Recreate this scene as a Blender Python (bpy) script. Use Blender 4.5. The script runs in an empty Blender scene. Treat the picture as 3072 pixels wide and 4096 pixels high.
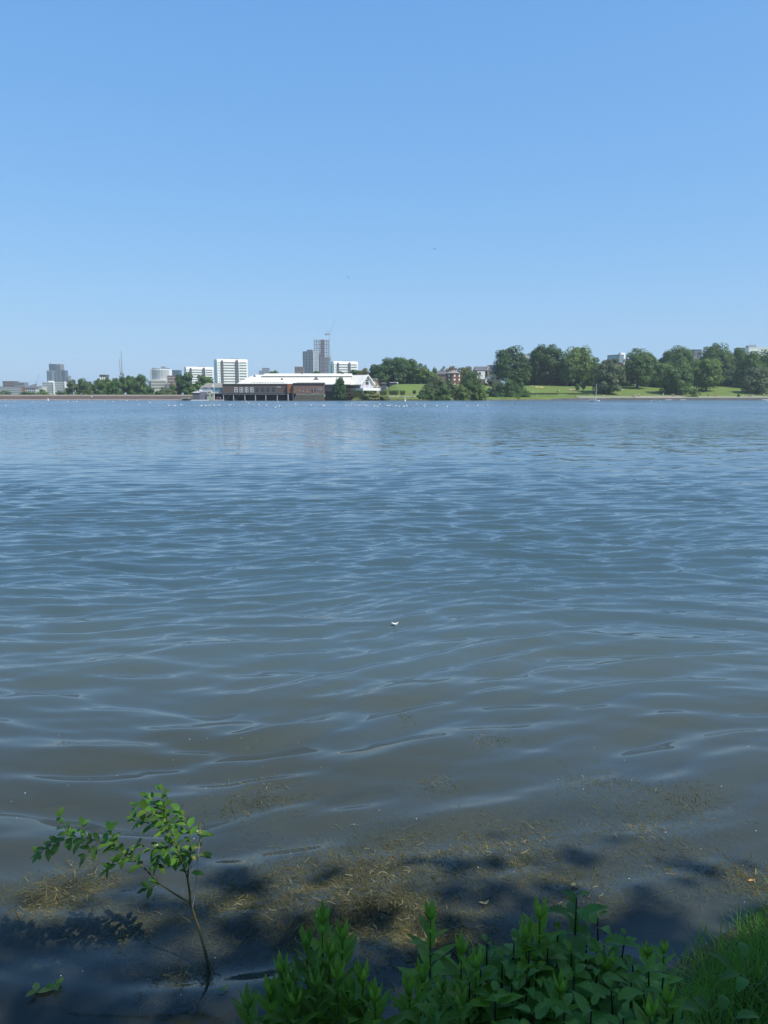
import bpy, math, random
import numpy as np
from mathutils import Vector, Matrix
R = math.radians
C = bpy.context.scene.collection
scene = bpy.context.scene
HAZE_D = 0.00016

# ------------------------------------------------------------------ camera
CAM_H = 2.4
PITCH = R(8.63)
FPX = 3077.0
cd = bpy.data.cameras.new('camera'); cam = bpy.data.objects.new('camera', cd); C.objects.link(cam)
cam.location = (0, 0, CAM_H); cam.rotation_euler = (R(90) - PITCH, 0, 0)
cd.sensor_fit = 'VERTICAL'; cd.sensor_height = 24.0; cd.lens = 12.0 / (2048 / FPX)
cd.clip_start = 0.05; cd.clip_end = 30000
scene.camera = cam

# ------------------------------------------------------------------ sky, sun, exposure
SUN_EL = R(54); SUN_AZ = R(124)      # clockwise from +Y (the view): behind and to the right
SUN_DIR = Vector((math.sin(SUN_AZ) * math.cos(SUN_EL), math.cos(SUN_AZ) * math.cos(SUN_EL), math.sin(SUN_EL)))
world = bpy.data.worlds.new('World'); scene.world = world; world.use_nodes = True
wn = world.node_tree.nodes; wl = world.node_tree.links
sky = wn.new('ShaderNodeTexSky'); sky.sky_type = 'NISHITA'; sky.sun_disc = False
sky.sun_elevation = SUN_EL; sky.sun_rotation = SUN_AZ
sky.air_density = 1.0; sky.dust_density = 0.8; sky.ozone_density = 2.5; sky.altitude = 100
bg = wn['Background']; bg.inputs[1].default_value = 0.125
# grade the sky per channel (clear summer blue) before it lights the scene
sp_ = wn.new('ShaderNodeSeparateColor'); cb_ = wn.new('ShaderNodeCombineColor'); wl.new(sky.outputs[0], sp_.inputs[0])
def wmath(op, a, v):
    q = wn.new('ShaderNodeMath'); q.operation = op; wl.new(a, q.inputs[0]); q.inputs[1].default_value = v; return q.outputs[0]
for i_, (p_, a_) in enumerate(((0.72, 0.530), (0.49, 0.670), (0.28, 0.875))):
    wl.new(wmath('MULTIPLY', wmath('POWER', wmath('MULTIPLY', sp_.outputs[i_], 0.125), p_), a_ / 0.125), cb_.inputs[i_])
wl.new(cb_.outputs[0], bg.inputs[0])
sd = bpy.data.lights.new('sun', 'SUN'); sd.energy = 4.9; sd.angle = R(0.53); sd.color = (1.0, 0.95, 0.87)
sun = bpy.data.objects.new('sun', sd); C.objects.link(sun)
sun.rotation_euler = (-SUN_DIR).to_track_quat('-Z', 'Y').to_euler()
sun.location = (20, -20, 60)
scene.view_settings.view_transform = 'Standard'; scene.view_settings.look = 'None'
scene.view_settings.exposure = 0.2; scene.view_settings.gamma = 1.0
scene.render.engine = 'CYCLES'
scene.cycles.use_denoising = True
scene.cycles.max_bounces = 6; scene.cycles.volume_bounces = 0; scene.cycles.transparent_max_bounces = 12
scene.cycles.caustics_reflective = False; scene.cycles.caustics_refractive = False
scene.cycles.sample_clamp_indirect = 4.0

# ------------------------------------------------------------------ helpers
def at(px, py, y):
    """world x, z of photo pixel (3072x4096) at forward distance y"""
    a = PITCH + math.atan((py - 2048) / FPX)
    z = CAM_H - y * math.tan(a)
    dep = y * math.cos(PITCH) - (z - CAM_H) * math.sin(PITCH)
    return (px - 1536) / FPX * dep, z
def onwater(px, py, z=0.0):
    a = PITCH + math.atan((py - 2048) / FPX)
    y = (CAM_H - z) / math.tan(a)
    return at(px, py, y)[0], y

def lin(c):
    return tuple(((v / 255) / 12.92 if v / 255 <= 0.04045 else ((v / 255 + 0.055) / 1.055) ** 2.4) for v in c)

MATS = {}
def mat(name, col, rough=0.8, noise=0.0, nscale=1.0, spec=0.3, metal=0.0, col2=None, coords='Object', bump=0.0, stretch=None):
    """procedural principled material; noise mixes col with col2 (or a darker col)"""
    if name in MATS: return MATS[name]
    m = bpy.data.materials.new(name); m.use_nodes = True; MATS[name] = m
    n = m.node_tree.nodes; l = m.node_tree.links; b = n['Principled BSDF']
    b.inputs['Base Color'].default_value = (*col, 1); b.inputs['Roughness'].default_value = rough
    b.inputs['Specular IOR Level'].default_value = spec; b.inputs['Metallic'].default_value = metal
    if noise > 0:
        tc = n.new('ShaderNodeTexCoord'); nt = n.new('ShaderNodeTexNoise'); nt.inputs['Scale'].default_value = nscale
        nt.inputs['Detail'].default_value = 6; nt.inputs['Roughness'].default_value = 0.65
        if stretch:
            mp = n.new('ShaderNodeMapping'); mp.inputs['Scale'].default_value = stretch
            l.new(tc.outputs[coords], mp.inputs[0]); l.new(mp.outputs[0], nt.inputs[0])
        else: l.new(tc.outputs[coords], nt.inputs[0])
        rp = n.new('ShaderNodeValToRGB'); rp.color_ramp.elements[0].position = 0.3; rp.color_ramp.elements[1].position = 0.7
        c2 = col2 or tuple(v * 0.55 for v in col)
        mixc = tuple(col[i] * (1 - noise) + c2[i] * noise for i in range(3))
        rp.color_ramp.elements[0].color = (*mixc, 1); rp.color_ramp.elements[1].color = (*col, 1)
        l.new(nt.outputs[0], rp.inputs[0]); l.new(rp.outputs[0], b.inputs['Base Color'])
        if bump > 0:
            bp = n.new('ShaderNodeBump'); bp.inputs['Strength'].default_value = 0.6; bp.inputs['Distance'].default_value = bump
            l.new(nt.outputs[0], bp.inputs['Height']); l.new(bp.outputs[0], b.inputs['Normal'])
    return m

def leafmat(name, col, col2, trans=0.3, rough=0.5, nscale=0.35, spec=0.3):
    if name in MATS: return MATS[name]
    m = mat(name, col, rough, 1.0, nscale, spec, 0, col2)
    n = m.node_tree.nodes; l = m.node_tree.links
    b = n['Principled BSDF']; out = n['Material Output']
    src = b.inputs['Base Color'].links[0].from_socket
    hv = n.new('ShaderNodeHueSaturation'); gi = n.new('ShaderNodeNewGeometry')
    mr = n.new('ShaderNodeMapRange'); mr.inputs[3].default_value = 0.7; mr.inputs[4].default_value = 1.3
    l.new(gi.outputs['Random Per Island'], mr.inputs[0]); l.new(mr.outputs[0], hv.inputs['Value'])
    mr2 = n.new('ShaderNodeMapRange'); mr2.inputs[3].default_value = 0.485; mr2.inputs[4].default_value = 0.515
    mm = n.new('ShaderNodeMath'); mm.operation = 'FRACT'; mm2 = n.new('ShaderNodeMath'); mm2.operation = 'MULTIPLY'; mm2.inputs[1].default_value = 7.3
    l.new(gi.outputs['Random Per Island'], mm2.inputs[0]); l.new(mm2.outputs[0], mm.inputs[0]); l.new(mm.outputs[0], mr2.inputs[0])
    l.new(mr2.outputs[0], hv.inputs['Hue'])
    l.new(src, hv.inputs['Color']); l.new(hv.outputs[0], b.inputs['Base Color'])
    t = n.new('ShaderNodeBsdfTranslucent'); mx = n.new('ShaderNodeMixShader'); mx.inputs[0].default_value = trans
    hs = n.new('ShaderNodeHueSaturation'); hs.inputs['Hue'].default_value = 0.485; hs.inputs['Value'].default_value = 1.4
    l.new(hv.outputs[0], hs.inputs['Color']); l.new(hs.outputs[0], t.inputs[0])
    l.new(b.outputs[0], mx.inputs[1]); l.new(t.outputs[0], mx.inputs[2]); l.new(mx.outputs[0], out.inputs[0])
    return m

def mesh_np(name, V, F, m=None, parent=None, smooth=False):
    """V (n,3), F (k,4) or (k,3) arrays -> one mesh object"""
    V = np.asarray(V, dtype=np.float32); F = np.asarray(F, dtype=np.int32)
    me = bpy.data.meshes.new(name); me.vertices.add(len(V)); me.vertices.foreach_set('co', V.ravel())
    k = F.shape[1]; me.loops.add(F.size); me.polygons.add(len(F))
    me.loops.foreach_set('vertex_index', F.ravel())
    me.polygons.foreach_set('loop_start', np.arange(0, F.size, k, dtype=np.int32))
    try: me.polygons.foreach_set('loop_total', np.full(len(F), k, dtype=np.int32))
    except Exception: pass
    if smooth: me.polygons.foreach_set('use_smooth', np.ones(len(F), dtype=bool))
    me.update(calc_edges=True)
    if m: me.materials.append(m)
    o = bpy.data.objects.new(name, me); C.objects.link(o); o.parent = parent
    return o

class MB:
    def __init__(s): s.v = []; s.f = []
    def add(s, vs, fs):
        b = len(s.v); s.v += [tuple(v) for v in vs]; s.f += [tuple(i + b for i in f) for f in fs]; return s
    def box(s, x0, x1, y0, y1, z0, z1):
        return s.add([(x0,y0,z0),(x1,y0,z0),(x1,y1,z0),(x0,y1,z0),(x0,y0,z1),(x1,y0,z1),(x1,y1,z1),(x0,y1,z1)],
                     [(0,3,2,1),(4,5,6,7),(0,1,5,4),(1,2,6,5),(2,3,7,6),(3,0,4,7)])
    def prism(s, pts, y0, y1):
        """polygon pts (x,z), counter-clockwise seen from -y, pushed from y0 to y1"""
        n = len(pts)
        return s.add([(x, y0, z) for x, z in pts] + [(x, y1, z) for x, z in pts],
                     [tuple(range(n)), tuple(range(2*n-1, n-1, -1))] + [(i, i+n, (i+1) % n + n, (i+1) % n) for i in range(n)])
    def slab(s, pts, z0, z1):
        n = len(pts)
        return s.add([(x, y, z0) for x, y in pts] + [(x, y, z1) for x, y in pts],
                     [tuple(range(n-1, -1, -1)), tuple(range(n, 2*n))] + [(i, (i+1) % n, (i+1) % n + n, i+n) for i in range(n)])
    def tube(s, pts, rad, n=6, cap=True):
        pts = [Vector(p) for p in pts]
        if not hasattr(rad, '__len__'): rad = [rad] * len(pts)
        base = len(s.v); t0 = (pts[1] - pts[0]).normalized()
        up = Vector((0, 0, 1)) if abs(t0.z) < 0.9 else Vector((1, 0, 0))
        for i, p in enumerate(pts):
            t = (pts[min(i+1, len(pts)-1)] - pts[max(i-1, 0)]).normalized()
            a = t.cross(up).normalized(); b = t.cross(a).normalized()
            for k in range(n):
                w = 2 * math.pi * k / n
                s.v.append(tuple(p + (a * math.cos(w) + b * math.sin(w)) * rad[i]))
        for i in range(len(pts) - 1):
            for k in range(n):
                s.f.append((base+i*n+k, base+i*n+(k+1) % n, base+(i+1)*n+(k+1) % n, base+(i+1)*n+k))
        if cap:
            s.f.append(tuple(base+k for k in range(n-1, -1, -1))); s.f.append(tuple(base+(len(pts)-1)*n+k for k in range(n)))
        return s
    def hiproof(s, x0, x1, y0, y1, z0, z1, rx0, rx1, ry=None):
        """hipped roof: ridge from rx0 to rx1 at height z1, closed below"""
        ym = (y0 + y1) / 2 if ry is None else ry
        return s.add([(x0,y0,z0),(x1,y0,z0),(x1,y1,z0),(x0,y1,z0),(rx0,ym,z1),(rx1,ym,z1)],
                     [(0,3,2,1),(0,1,5,4),(1,2,5),(2,3,4,5),(3,0,4)])
    def ball(s, c, r, nu=10, nv=6):
        """ellipsoid; r = (rx, ry, rz)"""
        base = len(s.v)
        s.v.append((c[0], c[1], c[2]-r[2]))
        for j in range(1, nv):
            p = -math.pi/2 + math.pi*j/nv
            for i in range(nu):
                w = 2*math.pi*i/nu
                s.v.append((c[0]+r[0]*math.cos(p)*math.cos(w), c[1]+r[1]*math.cos(p)*math.sin(w), c[2]+r[2]*math.sin(p)))
        s.v.append((c[0], c[1], c[2]+r[2])); top = len(s.v)-1
        for i in range(nu):
            s.f.append((base, base+1+(i+1) % nu, base+1+i))
            s.f.append((top, base+1+(nv-2)*nu+i, base+1+(nv-2)*nu+(i+1) % nu))
            for j in range(nv-2):
                a = base+1+j*nu
                s.f.append((a+i, a+(i+1) % nu, a+nu+(i+1) % nu, a+nu+i))
        return s
    def build(s, name, m, parent=None, smooth=False):
        me = bpy.data.meshes.new(name); me.from_pydata(s.v, [], s.f); me.update()
        if m: me.materials.append(m)
        if smooth:
            me.polygons.foreach_set('use_smooth', np.ones(len(me.polygons), dtype=bool))
        o = bpy.data.objects.new(name, me); C.objects.link(o); o.parent = parent
        return o

def tag(o, label=None, cat=None, group=None, kind=None):
    if label: o['label'] = label
    if cat: o['category'] = cat
    if group: o['group'] = group
    if kind: o['kind'] = kind
    return o
def thing(name, label, cat, loc=(0,0,0), rz=0, group=None):
    o = bpy.data.objects.new(name, None); C.objects.link(o); o.location = loc; o.rotation_euler = (0, 0, rz)
    o.empty_display_size = 0.5
    return tag(o, label, cat, group)
def copy_tree(o, kids, parent=None):
    c = o.copy(); C.objects.link(c); c.parent = parent
    for ch in kids.get(o, []): copy_tree(ch, kids, c)
    return c
def kidmap(root):
    d = {}
    def rec(o):
        d[o] = list(o.children)
        for c in o.children: rec(c)
    rec(root); return d

# ------------------------------------------------------------------ lake floor, bank and far land
def smooth(a, b, x):
    t = np.clip((x - a) / (b - a), 0, 1); return t * t * (3 - 2 * t)

_wv = np.random.default_rng(5)
def lumps(x, y, scales, seed=0):
    """cheap smooth noise: sums of sines"""
    g = np.random.default_rng(seed); h = 0
    for s, a in scales:
        for _ in range(5):
            th = g.uniform(0, 6.283); ph = g.uniform(0, 6.283); k = 6.283 / (s * g.uniform(0.7, 1.4))
            h = h + a / 5 * 1.6 * np.sin((x * math.cos(th) + y * math.sin(th)) * k + ph)
    return h

# near shoreline y as a function of x (the water's edge by the camera)
SHX = np.array([-40, -6, -2, -0.9, 0.0, 0.55, 1.0, 1.35, 1.75, 2.3, 4, 8, 40.])
SHY = np.array([1.6, 1.7, 1.75, 1.9, 2.12, 2.35, 2.62, 2.9, 3.18, 3.5, 4.2, 5, 6.])
def near_shore(x): return np.interp(x, SHX, SHY)
def near_h(x, y):
    t = y - near_shore(x)
    bank = np.where(t < 0, 0.02 + 0.16 * smooth(0, -0.35, t) + 0.72 * smooth(-0.3, -2.6, t), 0)
    bed = np.where(t >= 0, 0.02 - 0.16 * t - 0.03 * np.maximum(t - 3, 0) ** 1.2, 0)
    return np.maximum(bank + bed, -2.2) + lumps(x, y, [(0.9, 0.03), (0.35, 0.014)], 3) * np.clip(np.abs(t), 0.0, 1)

def grid_mesh(name, X, Y, Z, m, smooth_=True):
    ny, nx = X.shape; V = np.stack([X, Y, Z], -1).reshape(-1, 3)
    i = np.arange(nx - 1)[None, :] + nx * np.arange(ny - 1)[:, None]
    F = np.stack([i, i + 1, i + nx + 1, i + nx], -1).reshape(-1, 4)
    return mesh_np(name, V, F, m, None, smooth_)

m_bed = mat('lake_bed_silt', (0.085, 0.075, 0.052), 0.9, 0.8, 2.2, 0.1, 0, (0.03, 0.032, 0.028), bump=0.02)
m_soil = m_bed
gx = np.concatenate([np.linspace(-40, -4, 30)[:-1], np.linspace(-4, 4, 130), np.linspace(4, 40, 30)[1:]])
gy = np.concatenate([np.linspace(-40, 0.5, 40)[:-1], np.linspace(0.5, 5, 90), np.linspace(5, 16, 40)[1:], [20, 30, 60, 200, 340]])
X, Y = np.meshgrid(gx, gy)
tag(grid_mesh('ground', X, Y, near_h(X, Y), m_bed), kind='structure')

# far shoreline distance as a function of x
FSX = np.array([-6000, -130, -60, -10, 12, 60, 110, 210, 6000.]); FSY = np.array([372, 372, 366, 357, 360, 375, 392, 408, 420.])
def far_shore(x): return np.interp(x, FSX, FSY)
def far_h(x, y):
    """park rising behind the right shore, flat low ground behind the dam on the left"""
    t = y - far_shore(x)
    r = smooth(-7, 7, x)
    park = 1.35 + 0.2 * smooth(0, 8, t) + 6.4 * smooth(9, 46 + 30 * smooth(30, 90, x), t) + 1.4 * smooth(60, 190, t)
    lm = smooth(-80, -88, x)
    flat = (0.9 + 0.6 * smooth(0, 30, t)) * (1 - lm) + (-0.9 + 2.2 * smooth(11, 18, t)) * lm + 2 * smooth(100, 600, t)
    h = park * r + flat * (1 - r) + lumps(x, y, [(60, 0.25), (17, 0.1)], 8) * smooth(8, 30, t)
    return np.where(t < 0, -0.6, h)
def fh(x, y): return float(far_h(np.array(float(x)), np.array(float(y))))
m_grass_far = mat('park_grass', (0.125, 0.20, 0.040), 0.9, 1.0, 0.13, 0.1, 0, (0.125, 0.145, 0.048))
tx = np.concatenate([[-7000, -3000, -1500, -800, -400], np.linspace(-260, 320, 240), [500, 900, 1500, 3000, 7000]])
tt = np.concatenate([[-0.01, 0.0], np.linspace(1, 120, 90), [140, 170, 210, 300, 500, 900, 1500, 3000, 6000, 12000]])
X, T = np.meshgrid(tx, tt); Y = far_shore(X) + T
Z = far_h(X, Y); Z[0, :] = -1.0
tag(grid_mesh('far_ground', X, Y, Z, m_grass_far), kind='structure')
# ------------------------------------------------------------------ water
def make_water():
    g = np.random.default_rng(11)
    H = CAM_H
    ds = [1.0]; 
    while ds[-1] < 425:
        d = ds[-1]; ds.append(d + max(0.018, d * d / (770 * H) * 0.42))
    D = np.array(ds); NU = 620
    U = np.linspace(-0.66, 0.66, NU)
    X = (D[:, None] + 3.0) * U[None, :]; Y = np.repeat(D[:, None], NU, 1)
    # outer skirts so the sheet reaches far beyond the frame
    X = np.concatenate([X[:, :1] - 500, X[:, :1] - 60, X, X[:, -1:] + 60, X[:, -1:] + 500], 1)
    Y = np.concatenate([Y[:, :1], Y[:, :1], Y, Y[:, :1], Y[:, :1]], 1)
    spac = np.gradient(D)[:, None]
    Z = np.zeros_like(X)
    # wave amplitude grows away from the sheltered bank
    shore = smooth(1.5, 5, Y) * 0.25 + 0.80 - 0.05 * smooth(5, 9, Y)
    patch = 1 + 0.30 * lumps(X, Y, [(45, 1.0), (14, .6), (6, .5)], 21)
    near = np.exp(-np.maximum(Y - 5, 0) / 4.5)
    comps = []
    for lam0, n, slope, spread in [(2.6, 9, 0.014, 0.25), (1.35, 12, 0.026, 0.26), (0.66, 24, 0.078, 0.22), (0.42, 28, 0.104, 0.24), (0.26, 24, 0.098, 0.32), (0.14, 16, 0.060, 0.5)]:
        for _ in range(n):
            lam = lam0 * g.uniform(0.75, 1.35); th = R(-90 + 12) + g.normal(0, spread); k = 2 * math.pi / lam
            comps.append((lam, k, th, g.uniform(0, 6.283), slope / k / math.sqrt(n) * 1.41))
    SX = np.zeros_like(X); SY = np.zeros_like(X)
    wob = lumps(X, Y, [(3.1, 0.10), (7, 0.25)], 31); wob2 = lumps(X, Y, [(2.6, 0.10), (8, 0.25)], 32)
    for lam, k, th, ph, a in comps:
        fade = np.clip((lam / (spac + 1e-6) - 2.2) / 2.5, 0, 1)
        w = fade.copy() * np.ones_like(X)
        if lam < 0.30: w = w * (1 - 0.95 * near)
        elif lam < 0.6: w = w * (1 - 0.12 * near)
        elif lam > 1.9: w = w * (1 - 0.5 * near)
        w = w * shore
        if w.max() <= 0: continue
        c, s = math.cos(th), math.sin(th)
        p = k * ((X + wob) * c + (Y + wob2) * s) + ph
        Z += w * a * (np.sin(p) + 0.22 * np.cos(2 * p))
    Z *= np.clip(patch, 0.5, 1.6)
    edge = smooth(0.0, 0.5, Y - near_shore(X)); Z *= edge
    global WD, WU, WZ
    WD, WU, WZ = D, U, Z[:, 2:-2]
    return grid_mesh('water', X, Y, Z, None)
def water_z(x, y):
    """height of the rippled surface at a point, for things that float or lie just under it"""
    x = np.asarray(x, float); y = np.asarray(y, float)
    i = np.clip(np.searchsorted(WD, y) - 1, 0, len(WD) - 2); j = np.clip(((x / (y + 3) - WU[0]) / (WU[1] - WU[0])).astype(int), 0, len(WU) - 2)
    fi = np.clip((y - WD[i]) / (WD[i+1] - WD[i]), 0, 1); fj = np.clip((x / (y + 3) - WU[j]) / (WU[1] - WU[0]), 0, 1)
    return (WZ[i, j]*(1-fj) + WZ[i, j+1]*fj)*(1-fi) + (WZ[i+1, j]*(1-fj) + WZ[i+1, j+1]*fj)*fi
water = make_water(); tag(water, kind='structure')

def water_material():
    m = bpy.data.materials.new('lake_water'); m.use_nodes = True
    n = m.node_tree.nodes; l = m.node_tree.links; n.clear()
    out = n.new('ShaderNodeOutputMaterial')
    geo = n.new('ShaderNodeNewGeometry'); sep = n.new('ShaderNodeSeparateXYZ'); l.new(geo.outputs['Position'], sep.inputs[0])
    def mr(src, a, b, c, d, interp='LINEAR'):
        x = n.new('ShaderNodeMapRange'); x.interpolation_type = interp
        x.inputs[1].default_value = a; x.inputs[2].default_value = b; x.inputs[3].default_value = c; x.inputs[4].default_value = d
        l.new(src, x.inputs[0]); return x.outputs[0]
    def mth(op, a, b):
        x = n.new('ShaderNodeMath'); x.operation = op
        for i, v in enumerate((a, b)):
            if isinstance(v, (int, float)): x.inputs[i].default_value = v
            else: l.new(v, x.inputs[i])
        return x.outputs[0]
    def noise(scale, stretch, detail=2, rough=0.5):
        mp = n.new('ShaderNodeMapping'); mp.inputs['Scale'].default_value = stretch
        nt = n.new('ShaderNodeTexNoise'); nt.inputs['Scale'].default_value = scale; nt.inputs['Detail'].default_value = detail; nt.inputs['Roughness'].default_value = rough
        l.new(geo.outputs['Position'], mp.inputs[0]); l.new(mp.outputs[0], nt.inputs[0]); return nt
    # capillary ripples and wind patches as facet tilts (unresolved by the mesh), growing out from the sheltered bank
    far = mr(sep.outputs[1], 9, 115, 0.0, 1.75, 'SMOOTHSTEP')
    wind = noise(0.035, (1, 0.45, 1), 3)
    windv = mr(wind.outputs[0], 0.36, 0.66, 0.65, 1.3)
    tilt = None
    for sc, amp, st in [(2.6, 0.95, (0.40, 1, 1)), (8.0, 0.60, (0.5, 1, 1))]:
        nt = noise(sc, st, 2)
        vs = n.new('ShaderNodeVectorMath'); vs.operation = 'SUBTRACT'; vs.inputs[1].default_value = (0.5, 0.5, 0.5)
        l.new(nt.outputs['Color'], vs.inputs[0])
        sc_ = n.new('ShaderNodeVectorMath'); sc_.operation = 'MULTIPLY'; sc_.inputs[1].default_value = (amp * 0.8, amp, 0)
        l.new(vs.outputs[0], sc_.inputs[0])
        if tilt is None: tilt = sc_.outputs[0]
        else:
            ad = n.new('ShaderNodeVectorMath'); ad.operation = 'ADD'; l.new(tilt, ad.inputs[0]); l.new(sc_.outputs[0], ad.inputs[1]); tilt = ad.outputs[0]
    ts = n.new('ShaderNodeVectorMath'); ts.operation = 'SCALE'; l.new(tilt, ts.inputs[0]); l.new(mth('MULTIPLY', far, windv), ts.inputs['Scale'])
    an = n.new('ShaderNodeVectorMath'); an.operation = 'ADD'; l.new(geo.outputs['Normal'], an.inputs[0]); l.new(ts.outputs[0], an.inputs[1])
    nn = n.new('ShaderNodeVectorMath'); nn.operation = 'NORMALIZE'; l.new(an.outputs[0], nn.inputs[0])
    N = nn.outputs[0]
    fr = n.new('ShaderNodeFresnel'); fr.inputs['IOR'].default_value = 1.36; l.new(N, fr.inputs['Normal'])
    gl = n.new('ShaderNodeBsdfGlossy'); gl.inputs['Color'].default_value = (1, 1, 1, 1); l.new(N, gl.inputs['Normal'])
    l.new(mr(sep.outputs[1], 3, 120, 0.04, 0.22), gl.inputs['Roughness'])
    # turbid water body: the deeper, the less of the bed shows
    murk = n.new('ShaderNodeBsdfDiffuse'); murk.inputs['Color'].default_value = (*WATER_MURK, 1)
    mk = noise(0.8, (0.6, 1, 1), 4)
    mc = n.new('ShaderNodeMix'); mc.data_type = 'RGBA'; mc.inputs[6].default_value = (*WATER_MURK, 1); mc.inputs[7].default_value = (*WATER_MURK2, 1)
    l.new(mr(mk.outputs[0], 0.35, 0.65, 0, 1), mc.inputs[0])
    mc2 = n.new('ShaderNodeMix'); mc2.data_type = 'RGBA'; mc2.inputs[7].default_value = (*WATER_DEEP, 1)
    l.new(mc.outputs[2], mc2.inputs[6]); l.new(mr(sep.outputs[1], 2.8, 11, 0, 1, 'SMOOTHSTEP'), mc2.inputs[0])
    l.new(mc2.outputs[2], murk.inputs['Color'])
    tr = n.new('ShaderNodeBsdfTransparent'); tr.inputs[0].default_value = (0.80, 0.86, 0.80, 1)
    body = n.new('ShaderNodeMixShader'); l.new(mr(sep.outputs[1], 2.4, 7.5, 0.26, 1.0, 'SMOOTHSTEP'), body.inputs[0])
    l.new(tr.outputs[0], body.inputs[1]); l.new(murk.outputs[0], body.inputs[2])
    mx = n.new('ShaderNodeMixShader'); l.new(fr.outputs[0], mx.inputs[0]); l.new(body.outputs[0], mx.inputs[1]); l.new(gl.outputs[0], mx.inputs[2])
    l.new(mx.outputs[0], out.inputs[0])
    return m
WATER_MURK = (0.076, 0.102, 0.104); WATER_MURK2 = (0.078, 0.086, 0.062); WATER_DEEP = (0.046, 0.080, 0.094)
water.data.materials.append(water_material())
# ------------------------------------------------------------------ dam, promenade, walls (setting)
def strip(name, pts_fn, xs, prof, m):
    """sweep a profile [(t, z)] along the far shore"""
    X = np.repeat(np.array(xs)[:, None], len(prof), 1); T = np.array([p[0] for p in prof])[None, :]; Zp = np.array([p[1] for p in prof])[None, :]
    Y = far_shore(X) + T; Z = np.repeat(Zp, len(xs), 0)
    o = grid_mesh(name, X[:, ::-1], Y[:, ::-1], Z[:, ::-1], m, False); return o
m_stone_dark = mat('dam_stone', (0.135, 0.098, 0.088), 0.9, 0.9, 0.5, 0.1, 0, (0.075, 0.06, 0.055), stretch=(0.15, 1, 3))
m_path = mat('pale_gravel', (0.30, 0.28, 0.22), 0.9, 0.5, 0.6, 0.1)
m_conc = mat('pale_concrete', (0.34, 0.33, 0.29), 0.85, 0.6, 0.35, 0.2)
m_wallstone = mat('quay_stone', (0.12, 0.12, 0.12), 0.9, 0.8, 0.6, 0.1, 0, (0.05, 0.055, 0.06), stretch=(0.3, 1, 1))
xs = list(np.linspace(-420, -84, 60))
tag(strip('dam_embankment', None, xs, [(-1.5, -1.0), (-1.2, 0.28), (-0.4, 0.33), (0.4, 0.36), (5.4, 1.75), (6.2, 2.05)], m_stone_dark), kind='structure')
tag(strip('dam_crest_path', None, xs, [(6.2, 2.052), (6.21, 2.32), (9.5, 2.34), (9.51, 2.62), (9.9, 2.62), (10.0, 2.2), (16, 0.3)], m_path), kind='structure')
tag(strip('dam_kerb', None, xs, [(-1.25, -0.2), (-1.24, 0.42), (-0.55, 0.43), (-0.54, 0.3)], m_conc), kind='structure')
# right-hand quay: dark stone face, pale coping and lakeside path
xs = list(np.linspace(83, 420, 80))
def quay(name, xs, prof, m, kind='structure'): return tag(strip(name, None, xs, prof, m), kind=kind)
quay('quay_wall', xs, [(-0.5, -1.0), (-0.45, 0.95), (0.2, 0.95)], m_wallstone)
xs = list(np.linspace(97, 420, 80))
quay('quay_coping', xs, [(-0.55, 0.90), (-0.56, 1.2), (0.5, 1.25), (1.2, 1.35)], m_conc)
quay('lakeside_path', xs, [(1.2, 1.38), (1.21, 1.50), (5.5, 1.62), (6.0, 1.75), (6.5, 1.9), (6.6, 1.2)], m_path)
xs = list(np.linspace(2, 31, 20))
quay('terrace_path', xs, [(2.5, 1.2), (2.6, 1.62), (6.2, 1.80), (6.3, 2.05), (6.8, 2.05), (6.9, 1.2)], m_conc)

# ------------------------------------------------------------------ materials for buildings
WHITE = mat('white_render', (0.84, 0.84, 0.83), 0.6, 0.25, 0.2)
CREAM = mat('cream_roof', (0.76, 0.74, 0.65), 0.7, 0.55, 0.9, stretch=(1, 0.12, 0.3))
BAND = mat('dark_window_band', (0.09, 0.11, 0.12), 0.25, 0.3, 0.6, 0.6)
BANDB = mat('brown_stair_glass', (0.14, 0.135, 0.15), 0.4, 0.3, 0.6, 0.5)
GLASS = mat('dark_window_glass', (0.03, 0.04, 0.05), 0.12, spec=0.8)
BGLASS = mat('blue_curtain_glass', (0.055, 0.085, 0.125), 0.2, 0.4, 0.15, 0.8)
BGLASS2 = mat('pale_blue_glass', (0.22, 0.31, 0.40), 0.25, 0.4, 0.2, 0.8)
GREYP = mat('grey_cladding', (0.22, 0.23, 0.25), 0.7, 0.3, 0.2)
LGREY = mat('light_grey_cladding', (0.50, 0.50, 0.50), 0.7, 0.3, 0.2)
STONEW = mat('pale_office_stone', (0.62, 0.58, 0.50), 0.8, 0.3, 0.2)
BROWNB = mat('brown_brick', (0.24, 0.145, 0.115), 0.85, 0.5, 0.6)
ORBRICK = mat('orange_brick', (0.36, 0.14, 0.065), 0.85, 0.5, 0.8)
REDBRICK = mat('red_brick', (0.20, 0.10, 0.07), 0.85, 0.5, 0.8)
CREAMW = mat('cream_wall', (0.62, 0.54, 0.36), 0.85, 0.3, 0.5)
SLATE = mat('grey_slate', (0.13, 0.13, 0.14), 0.7, 0.5, 0.6)
PSLATE = mat('pale_tiles', (0.25, 0.235, 0.21), 0.8, 0.5, 0.6)
STEEL = mat('painted_steel', (0.30, 0.33, 0.36), 0.5)
REDST = mat('red_hoarding', (0.26, 0.11, 0.13), 0.7, 0.3, 0.3)
DARK = mat('dark_timber_and_shade', (0.035, 0.032, 0.032), 0.8)  # dark wood; also fills open spaces to stand for their shade
CLAD = mat('dark_brown_cladding', (0.135, 0.098, 0.080), 0.75, 0.5, 0.5, stretch=(0.1, 1, 4))
TEAL = mat('teal_panel', (0.10, 0.33, 0.42), 0.6)
WFRAME = mat('white_frame', (0.75, 0.75, 0.73), 0.5)

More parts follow.
